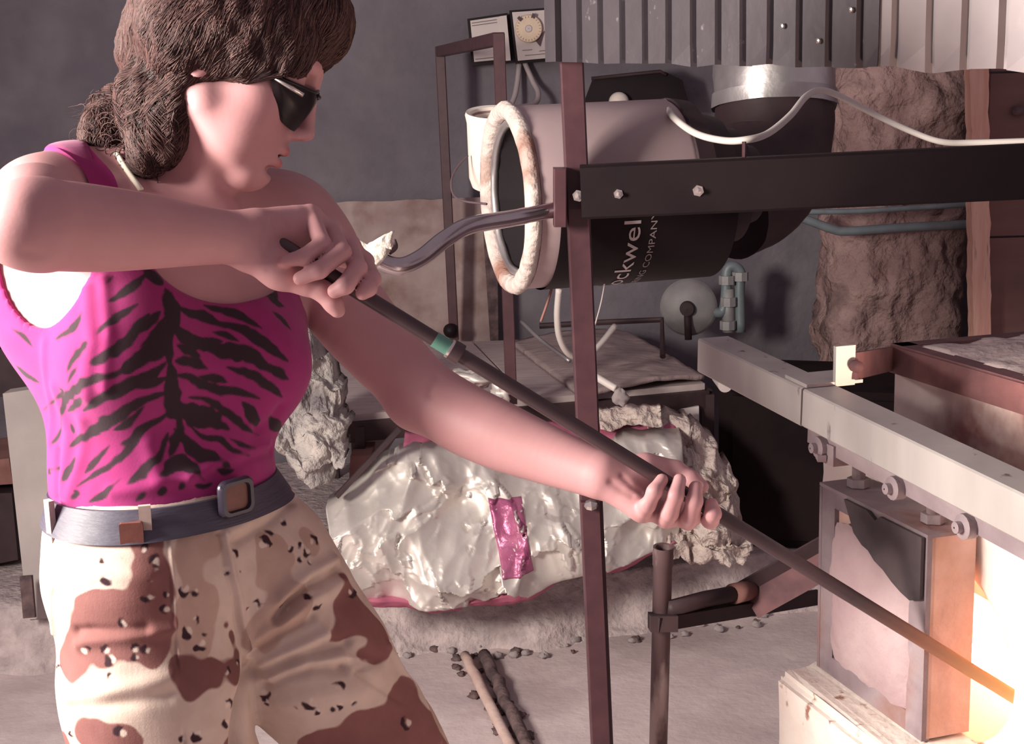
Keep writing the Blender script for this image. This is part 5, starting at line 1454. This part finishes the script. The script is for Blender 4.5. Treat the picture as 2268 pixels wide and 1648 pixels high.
blobs([(762,1290,26),(775,1330,42),(800,1370,52),(760,1395,26),(730,1400,16),(845,1405,48),(835,1445,38),(800,1462,16)], BRN)
blobs([(895,1545,58),(900,1590,80),(820,1640,90),(720,1660,62),(960,1640,70),(640,1690,50)], BRN)
blobs([(175,1622,26),(215,1630,46),(262,1640,42),(150,1660,40)], BRN)
rs = random.Random(3)
for k in range(46):            # the pattern goes on round the back and down the legs
    z = rs.uniform(0.1, 0.95); leg = rs.random() < 0.5
    a, b = ((HRp, KR) if z > 0.47 else (KR, AR)) if leg else ((HLp, KL) if z > KL.z else (KL, AL))
    if rs.random() < 0.35 and z > 0.8: c = P(368, 1235, 1.555)
    else: c = a.lerp(b, min(max((a.z - z) / max(a.z - b.z, 1e-6), 0), 1))
    c = np.array((c.x, c.y, z)); an = rs.uniform(0, 2 * math.pi)
    pt = c + 0.095 * np.array((math.cos(an), math.sin(an), 0))
    q = ray(0, 0); v_ = Vector(pt) - CPOS
    px_, py_ = IW / 2 + FPX * v_.dot(CR) / v_.dot(CF), IH / 2 - FPX * v_.dot(CU) / v_.dot(CF)
    if math.sin(an) < 0.25 and py_ < 1700: continue
    best = np.linalg.norm(V - pt, axis=1) - rs.uniform(0.025, 0.055)
    m = np.clip(0.5 - (best + wob) / 0.0022, 0, 1)
    C[:] = C * (1 - m[:, None]) + (BRN if rs.random() < 0.7 else LBR) * m[:, None]
CH = [(232,1240,.6,200),(262,1240,.5,20),(240,1278,.9,250),(320,1218,.8,80),(345,1246,1.0,130),(345,1262,.6,120),(335,1290,.7,150),(330,1322,1.0,200),(412,1303,1.0,230),(432,1308,.7,240),(370,1318,.6,170),(370,1352,.8,170),(432,1370,.6,330),(420,1398,1.1,215),(458,1400,.7,230),(445,1425,1.1,240),(275,1382,.9,170),(172,1428,.6,40),(188,1440,1.0,60),(240,1442,.9,150),(250,1458,1.0,200),(252,1500,.9,160),(302,1440,.9,120),(330,1440,1.0,170),(305,1455,.6,200),
 (600,1168,.9,240),(625,1150,.7,310),(582,1205,1.2,40),(590,1180,.5,100),(668,1210,.6,160),(690,1200,.9,45),(682,1218,.8,230),(668,1240,.5,200),(688,1242,.5,200),(640,1214,.5,330),(508,1232,1.1,40),(500,1262,1.0,330),(522,1258,.5,330),(548,1350,.6,160),(572,1348,.9,60),(552,1372,.5,210),(565,1338,.5,90),(632,1344,.9,150),(690,1312,1.2,230),(700,1335,1.0,260),(775,1312,.9,330),
 (585,1535,1.0,300),(595,1552,.6,260),(690,1550,1.3,235),(662,1558,.6,210),(705,1572,.6,250),(745,1525,1.0,60),(735,1545,.6,40),(783,1530,.8,320),(780,1550,.6,310),(755,1560,.6,270),(740,1565,.5,200),(905,1600,1.1,200),(505,1562,.8,40),(505,1600,.7,200),(440,1625,1.0,240),(410,1635,.7,200),(270,1622,1.2,150),(128,1470,.6,120),(135,1482,.6,120),(160,1625,.6,200),(520,1470,.6,60),(500,1490,.6,60)]
fac = (normals(V, F) * (np.array(CPOS)[None] - V)).sum(1) > 0
for x, y, s_, an in CH:
    def off(r, a): return (x + r * math.cos(math.radians(a)), y - r * math.sin(math.radians(a)))
    R_ = 13 * s_
    arc = [np.array(hit(bv_tr, *off(R_, an + da))) for da in (-75, -35, 0, 35, 75)]
    cc = np.array(hit(bv_tr, x, y))
    nr = (np.linalg.norm(V - cc, axis=1) < 0.03) & fac
    Xn = V[nr]
    Xw = Xn + np.stack([0.0024 * vnoise(Xn, 150, k) for k in (31, 32, 33)], 1)
    d = np.linalg.norm((Xw - cc), axis=1) - R_ * 0.55 * 0.00049
    m = np.clip(0.5 - d / 0.0016, 0, 1)[:, None]
    C[nr] = C[nr] * (1 - m) + CHW * m
    best = np.full(len(Xn), 9.0)
    for i, (a, b) in enumerate(zip(arc, arc[1:])):
        dd, h = seg_dist(Xw, a, b); tt = (i + h) / 4
        best = np.minimum(best, dd - 0.00049 * (1.2 + 5.5 * s_ ** 0.5 * np.sin(np.pi * tt)))
    m = np.clip(0.5 - best / 0.0016, 0, 1)[:, None]
    C[nr] = C[nr] * (1 - m) + CHB * m
trou = link_mesh('trousers', V, F, 'camo_cotton', person, smooth=True, label='desert camouflage trousers, tan and brown with black chips')
paint(trou, C)

# ---------------------------------------------------------------- belt
mat('belt_leather', (0.048, 0.042, 0.070), 0.55, col2=(0.065, 0.056, 0.085), scale=20, stretch=(1, 1, 8), bump=0.15, bscale=60)
mat('buckle_metal', (0.035, 0.028, 0.045), 0.3, 0.2)
mat('brown_leather', (0.14, 0.045, 0.036), 0.5, col2=(0.18, 0.06, 0.046), scale=30, bump=0.1)
mat('stitch_cloth', (0.50, 0.385, 0.35), 0.9, col2=(0.40, 0.29, 0.265), scale=60)
bc = P(372, 1110, 1.555)
def waist(an, z, out):
    d = Vector((math.cos(an), math.sin(an), 0)); o_ = Vector((bc.x, bc.y, z)) + d * 0.6
    p, n, i, L_ = bv_tr.ray_cast(o_, -d)
    return (p if p else Vector((bc.x, bc.y, z)) + d * 0.15) + d * out
n = 96; v = []; f = []
for k in range(n):
    an = 2 * math.pi * k / n
    za, zb = BELT_Z - 0.0150, BELT_Z + 0.0150
    d = Vector((math.cos(an), math.sin(an), 0))
    ra_, rb_ = [(waist(an, z, 0.0) - Vector((bc.x, bc.y, z))).length for z in (za, zb)]
    for z, q in ((za, ra_ + 0.0012), (za, ra_ + 0.0052), (zb, rb_ + 0.0052), (zb, rb_ + 0.0012)):
        v.append(Vector((bc.x, bc.y, z)) + d * q)
for k in range(n):
    for j in range(4): f.append([k * 4 + j, ((k + 1) % n) * 4 + j, ((k + 1) % n) * 4 + (j + 1) % 4, k * 4 + (j + 1) % 4])
belt = MB().add(v, f).build('belt', 'belt_leather', person, smooth='auto', label='navy leather belt with dark buckle')
bvb = bvh_of([tuple(q) for q in v], np.array(f))
def on_belt(px, py, out):
    r = ray(px, py).normalized(); p, nn, i, L_ = bvb.ray_cast(CPOS, r)
    if p is None: p, nn, i, L_ = bvb.find_nearest(CPOS + r * 1.5)
    if nn.dot(r) > 0: nn = -nn
    nn.z = 0; nn.normalize()
    return p, nn
p, nn = on_belt(512, 1098, 0)
tx = nn.cross(Z_).normalized(); 
if tx.x < 0: tx = -tx
def rrect(w, h, r, k=5):
    out = []
    for cx, cy, a0 in ((w - r, h - r, 0), (-w + r, h - r, 90), (-w + r, -h + r, 180), (w - r, -h + r, 270)):
        for i in range(k + 1):
            a = math.radians(a0 + 90 * i / k); out.append((cx + r * math.cos(a), cy + r * math.sin(a)))
    return out
c = p + nn * 0.006
o_, i_ = rrect(0.022, 0.020, 0.009), rrect(0.0145, 0.0135, 0.006)
m_ = len(o_); v = []; f = []
for (pr, dz) in ((o_, 0.0), (o_, 0.004), ([(a * 0.9, b * 0.9) for a, b in o_], 0.007), ([(a * 1.08, b * 1.08) for a, b in i_], 0.007), (i_, 0.003), (i_, 0.0)):
    v += [c + tx * a + Z_ * b + nn * dz for a, b in pr]
for j in range(5): f += [[j * m_ + k, j * m_ + (k + 1) % m_, (j + 1) * m_ + (k + 1) % m_, (j + 1) * m_ + k] for k in range(m_)]
MB().add(v, f).build('buckle', 'buckle_metal', belt, smooth='auto')
MB().prism([c + tx * a + Z_ * b for a, b in i_], nn * 0.003).build('buckle_plate', 'brown_leather', belt)
p, nn = on_belt(292, 1170, 0)
tx = nn.cross(Z_).normalized(); tx = -tx if tx.x < 0 else tx
c = p + nn * 0.002 - Z_ * 0.004
MB().prism([c + tx * a + Z_ * b for a, b in rrect(0.0115, 0.0115, 0.002, 2)], nn * 0.006).build('leather_tab', 'brown_leather', belt)
for px_ in (322, 600, 118):
    p, nn = on_belt(px_, 1150 if px_ < 400 else 1040, 0)
    tx = nn.cross(Z_).normalized()
    cz = Vector((p.x, p.y, BELT_Z)) + nn * 0.003
    MB().box(cz, tx * 0.006, nn * 0.003, Z_ * 0.022).build('belt_loop', 'stitch_cloth', trou)
# ---------------------------------------------------------------- boots (below the picture)
mat('boot_leather', (0.06, 0.04, 0.035), 0.5)
for (a, dirx) in ((AR, Vector((0.35, -0.94, 0))), (AL, Vector((0.85, -0.52, 0)))):
    bt = Field(); dx = dirx.normalized()
    bt.cone(Vector((a.x, a.y, 0.17)), 0.050, Vector((a.x, a.y, 0.05)), 0.046, 0.02)
    bt.cone(Vector((a.x, a.y, 0.045)), 0.043, Vector((a.x, a.y, 0.042)) + dx * 0.15, 0.040, 0.02)
    bt.custom(lambda X: (0.004 - X[:, 2]).astype(np.float32), 0.004, 'i')
    V, F = bt.mesh((a.x - 0.26, a.y - 0.26, -0.02), (a.x + 0.26, a.y + 0.26, 0.24), 0.006)
    link_mesh('boot', V, F, 'boot_leather', person, smooth=True)
# ---------------------------------------------------------------- hair
mat('hair_base', (0.040, 0.022, 0.024), 0.6, col2=(0.025, 0.014, 0.016), scale=30, stretch=(1, 1, 3), bump=0.6, bscale=120, bdist=0.004)
mat('hair_strand', (1, 1, 1), 0.6, attr='Col', spec=0.12)
hair = Field()
hair.ell(H(-0.010, 0, 0.052), AXH, (0.107, 0.090, 0.100), 0.02)
hair.ell(H(0.070, 0, 0.082), AXH, (0.043, 0.068, 0.043), 0.03)
for s_ in (-1, 1):
    hair.ell(H(0.022, s_ * 0.066, 0.032), AXH, (0.072, 0.026, 0.046), 0.02)
    hair.ell(H(-0.034, s_ * 0.050, -0.002), AXH, (0.042, 0.040, 0.042), 0.025)
hair.ell(P(368, 122, 1.575), (CR, CF, CU), (0.050, 0.080, 0.060), 0.03)
hair.chain([(P(318, 196, 1.57), 0.026), (P(285, 210, 1.565), 0.015)], 0.02)
hair.chain([(P(285, 210, 1.565), 0.014), (P(258, 250, 1.555), 0.026), (P(240, 295, 1.545), 0.028), (P(235, 318, 1.54), 0.020)], 0.012)
hair.chain([(P(300, 222, 1.55), 0.018), (P(335, 262, 1.515), 0.030), (P(345, 312, 1.500), 0.028), (P(325, 352, 1.495), 0.018)], 0.014)
hair.chain([(P(405, 185, 1.475), 0.020), (P(388, 235, 1.482), 0.021), (P(372, 290, 1.485), 0.017), (P(366, 330, 1.490), 0.012)], 0.014)
hair.ell(P(345, 205, 1.505), (CR, CF, CU), (0.040, 0.040, 0.030), 0.02)
# keep the face clear
hair.ell(H(0.098, 0, -0.020), AXH, (0.062, 0.10, 0.052), 0.006, 's')
hair.ell(H(0.118, 0, 0.012), AXH, (0.030, 0.052, 0.026), 0.006, 's')
HV, HFc = hair.mesh((-0.50, 1.36, 1.28), (-0.12, 1.80, 1.66), 0.0035)
HV = HV + normals(HV, HFc) * (0.0022 * vnoise(HV * np.array((1, 1, 0.5)), 90, 3))[:, None]
hair_o = link_mesh('hair', HV, HFc, 'hair_base', person, smooth=True, label='brown wavy hair in a low ponytail')
bvh_h = bvh_of(HV, HFc)
rs = random.Random(11)
HN = normals(HV, HFc)
crown = H(-0.035, 0.0, 0.16)
sv, sf, scol = [], [], []
def strand(pts, r, col):
    b = len(sv); n = len(pts)
    t = (pts[1] - pts[0]).normalized(); nn = t.orthogonal().normalized()
    for i, p in enumerate(pts):
        t = (pts[min(i + 1, n - 1)] - pts[max(i - 1, 0)]).normalized()
        nn = (nn - t * nn.dot(t)); nn = nn.normalized() if nn.length > 1e-6 else t.orthogonal().normalized()
        bi = t.cross(nn); rr = r * (1 - 0.8 * (i / (n - 1)) ** 3) * (0.5 + 0.5 * min(1, i / 2))
        for k in range(3):
            a = 2 * math.pi * k / 3
            sv.append(p + (nn * math.cos(a) + bi * math.sin(a)) * rr); scol.append(col)
    for i in range(n - 1):
        for k in range(3):
            sf.append((b + i * 3 + k, b + i * 3 + (k + 1) % 3, b + (i + 1) * 3 + (k + 1) % 3, b + (i + 1) * 3 + k))
def hcol():
    k = rs.random()
    base = Vector((0.034, 0.018, 0.019)).lerp(Vector((0.14, 0.075, 0.068)), k ** 2)
    return tuple(base * rs.uniform(0.8, 1.15))
tie = P(288, 210, 1.565)
cand = list(range(len(HV)))
for _ in range(11500):
    i = rs.choice(cand); p = Vector(HV[i]); n = Vector(HN[i])
    if (p - tie).length < 0.02: continue
    tail = (p - CPOS).dot(CR) / (p - CPOS).dot(CF) * FPX + IW / 2 < 405 and IH / 2 - (p - CPOS).dot(CU) / (p - CPOS).dot(CF) * FPX > 205
    col = hcol(); pts = []
    q = p + n * 0.001
    ph = 7.0 * nz(p, 28) + rs.uniform(-0.5, 0.5); amp = 0.22 + 0.25 * nz(p, 18); L_ = rs.randint(9, 17)
    for s_ in range(L_):
        pts.append(q)
        loc, nn, ix, ds = bvh_h.find_nearest(q)
        if tail: g = (q - tie).normalized() * 0.5 - CU * 0.7 + CR * 0.25 * math.sin(ph + s_ * 0.55)
        else:
            g = (q - crown).normalized()
            x_ = (q - H0).dot(HF); z_ = (q - H0).dot(HU)
            if x_ < 0.02:
                g = g * 0.7 + (tie - q).normalized() * 0.75
            else: g = g * 0.6 - HU * 0.45 - HF * 0.25
        side = nn.cross(g)
        g = g + side * (amp * math.sin(ph + s_ * 0.62))
        g = g - nn * g.dot(nn)
        if g.length < 1e-4: break
        q = loc + nn * (0.0006 + 0.0030 * abs(nz(q, 40))) + g.normalized() * 0.0068
    # keep locks out of the face
    pts = [k for k in pts if not ((k - H0).dot(HF) > 0.045 and (k - H0).dot(HU) < 0.004) and not ((k - H0).dot(HF) > 0.098 and abs((k - H0).dot(HS)) < 0.075 and (k - H0).dot(HU) < 0.032)]
    if len(pts) > 3: strand(pts, rs.uniform(0.00035, 0.00072), col)
# loose flying wisps
for k in range(90):
    p0_ = P(rs.uniform(200, 300), rs.uniform(195, 340), 1.55)
    pts = [p0_ + (-CR * rs.uniform(0.2, 1.0) * 0.006 * s_ - CU * 0.004 * s_ + CR * 0.004 * math.sin(s_ * 0.7 + k)) for s_ in range(8)]
    strand(pts, 0.00028, hcol())
# curled ends of the ponytail
for k in range(520):
    c = P(rs.gauss(290, 52), rs.gauss(300, 42), 1.51 + rs.uniform(-0.02, 0.03)); R_ = rs.uniform(0.004, 0.013); a0_ = rs.uniform(0, 6.28)
    pts = [c + (CR * math.cos(a0_ + s_ * 0.42) + CU * math.sin(a0_ + s_ * 0.42)) * R_ + CF * (0.001 * s_) for s_ in range(9)]
    if bvh_h.find_nearest(c)[3] < 0.016: strand(pts, rs.uniform(0.0004, 0.0008), hcol())
so = link_mesh('hair_strands', np.array([tuple(v) for v in sv]), np.array(sf), 'hair_strand', hair_o, smooth=True)
so['kind'] = 'stuff'
paint(so, np.array(scol))
torus(tie, (P(262, 250, 1.56) - P(318, 196, 1.57)), 0.015, 0.004, 0.005, n=24, m=8).build('hair_band', 'rust_angle', hair_o, smooth=True)

# ---------------------------------------------------------------- sunglasses
mat('dark_lens', (0.016, 0.010, 0.013), 0.3, spec=0.2)
mat('temple_metal', (0.70, 0.64, 0.62), 0.25, 0.9)
gl = MB()
def lens_pt(s_, v, sd, out=0.0):
    y = 0.010 + 0.060 * s_
    x = 0.1085 - 0.046 * s_ ** 2.3
    zt = 0.018 - 0.013 * s_
    zb = -0.022 - 0.012 * math.sin(math.pi * min(1, 0.15 + s_ * 0.85)) + 0.026 * max(0, (s_ - 0.62) / 0.38) ** 1.6 + 0.018 * max(0, (0.25 - s_) / 0.25)
    z = zt + (zb - zt) * v
    bulge = 0.004 * math.sin(math.pi * v)
    return H(x + bulge + out, sd * (y + bulge * 0.6 * s_ + out), z)
lensA = MB().grid(lambda u, v: lens_pt(u, v, -1), 18, 12, HF * -0.002).build('sunglasses', 'dark_lens', person, smooth='auto', label='dark wrap sunglasses with bright metal temple')
MB().grid(lambda u, v: lens_pt(u, v, 1), 18, 12, HF * -0.002).build('lens', 'dark_lens', lensA, smooth='auto')
for sd in (-1, 1):
    rim = [lens_pt(k / 14, 0, sd) for k in range(15)]
    MB().tube(rim, 0.0020, 8).build('brow_bar', 'dark_lens', lensA, smooth=True)
    MB().tube([H(0.100, sd * 0.066, 0.001), H(0.066, sd * 0.0735, 0.003)], 0.0024, 8).build('temple', 'temple_metal', lensA, smooth=True)
    MB().tube([H(0.066, sd * 0.0735, 0.003), H(0.0, sd * 0.082, 0.005)], 0.0022, 8).build('temple_tip', 'dark_lens', lensA, smooth=True)
MB().tube(spline([lens_pt(0.02, 0.15, -1), H(0.1125, 0, 0.014), lens_pt(0.02, 0.15, 1)], 6), 0.0022, 8).build('bridge', 'dark_lens', lensA, smooth=True)

# ---------------------------------------------------------------- halter strap on the neck
mat('white_strap', (0.86, 0.80, 0.66), 0.7)
sp = [Vector(hit(bv_body, x, y)) for x, y in ((258, 340), (268, 356), (282, 378), (297, 400), (312, 420))]
MB().tube([q + (CPOS - q).normalized() * 0.0012 for q in sp], 0.0033, 8).build('halter_strap', 'white_strap', person, smooth=True, label='thin white halter strap')

# ---------------------------------------------------------------- blowpipe
mat('pipe_steel', (0.060, 0.036, 0.042), 0.45, 0.3, col2=(0.085, 0.05, 0.055), scale=14)
mat('green_tape', (0.10, 0.24, 0.19), 0.5)
mh = mat('hot_steel', (1, 1, 1), 0.5, 0.2, attr='Col')
_b = mh.node_tree.nodes['Principled BSDF']; _a = [n_ for n_ in mh.node_tree.nodes if n_.type == 'ATTRIBUTE'][0]
_e = mh.node_tree.nodes.new('ShaderNodeAttribute'); _e.attribute_name = 'Heat'
mh.node_tree.links.new(_e.outputs['Color'], _b.inputs['Emission Color']); _b.inputs['Emission Strength'].default_value = 1.0
pa, pb = P(690, 583, 1.409), P(1500, 1083, 1.467)
def PP(t): return pa + (pb - pa) * t
t = thing('blowpipe', 'long dark steel blowpipe held in both hands, tip in the furnace', 'blowpipe', PP(0.9))
MB().tube([PP(-0.11), PP(0.4), PP(1.5)], 0.0076, 20).build('pipe', 'pipe_steel', t, smooth='auto')
ho = MB().tube([PP(1.5 + 0.5 * k / 24) for k in range(25)], 0.0075, 20).build('hot_end', 'hot_steel', t, smooth='auto')
tt = np.array([max(0.0, min(1.0, (((ho.data.vertices[i].co + ho.location) - PP(1.5)).dot(PP(2.0) - PP(1.5))) / (PP(2.0) - PP(1.5)).length_squared)) for i in range(len(ho.data.vertices))])
paint(ho, np.array((0.060, 0.036, 0.042))[None] * (1 - tt[:, None]) + np.array((0.30, 0.16, 0.10))[None] * tt[:, None])
ca = ho.data.color_attributes.new('Heat', 'FLOAT_COLOR', 'POINT')
ca.data.foreach_set('color', np.stack([0.75 * tt ** 2.2, 0.36 * tt ** 3.6, 0.10 * tt ** 5, np.ones_like(tt)], 1).astype(np.float32).ravel())
MB().tube([PP(0.327), PP(0.368)], 0.0082, 20).build('tape_band', 'green_tape', t, smooth='auto')
MB().tube([PP(0.372), PP(0.398)], 0.0112, 20).build('collar', 'pipe_steel', t, smooth='auto')
MB().tube([PP(0.366), PP(0.372)], 0.0100, 20).build('collar_rim', 'bolt_metal', t, smooth='auto')
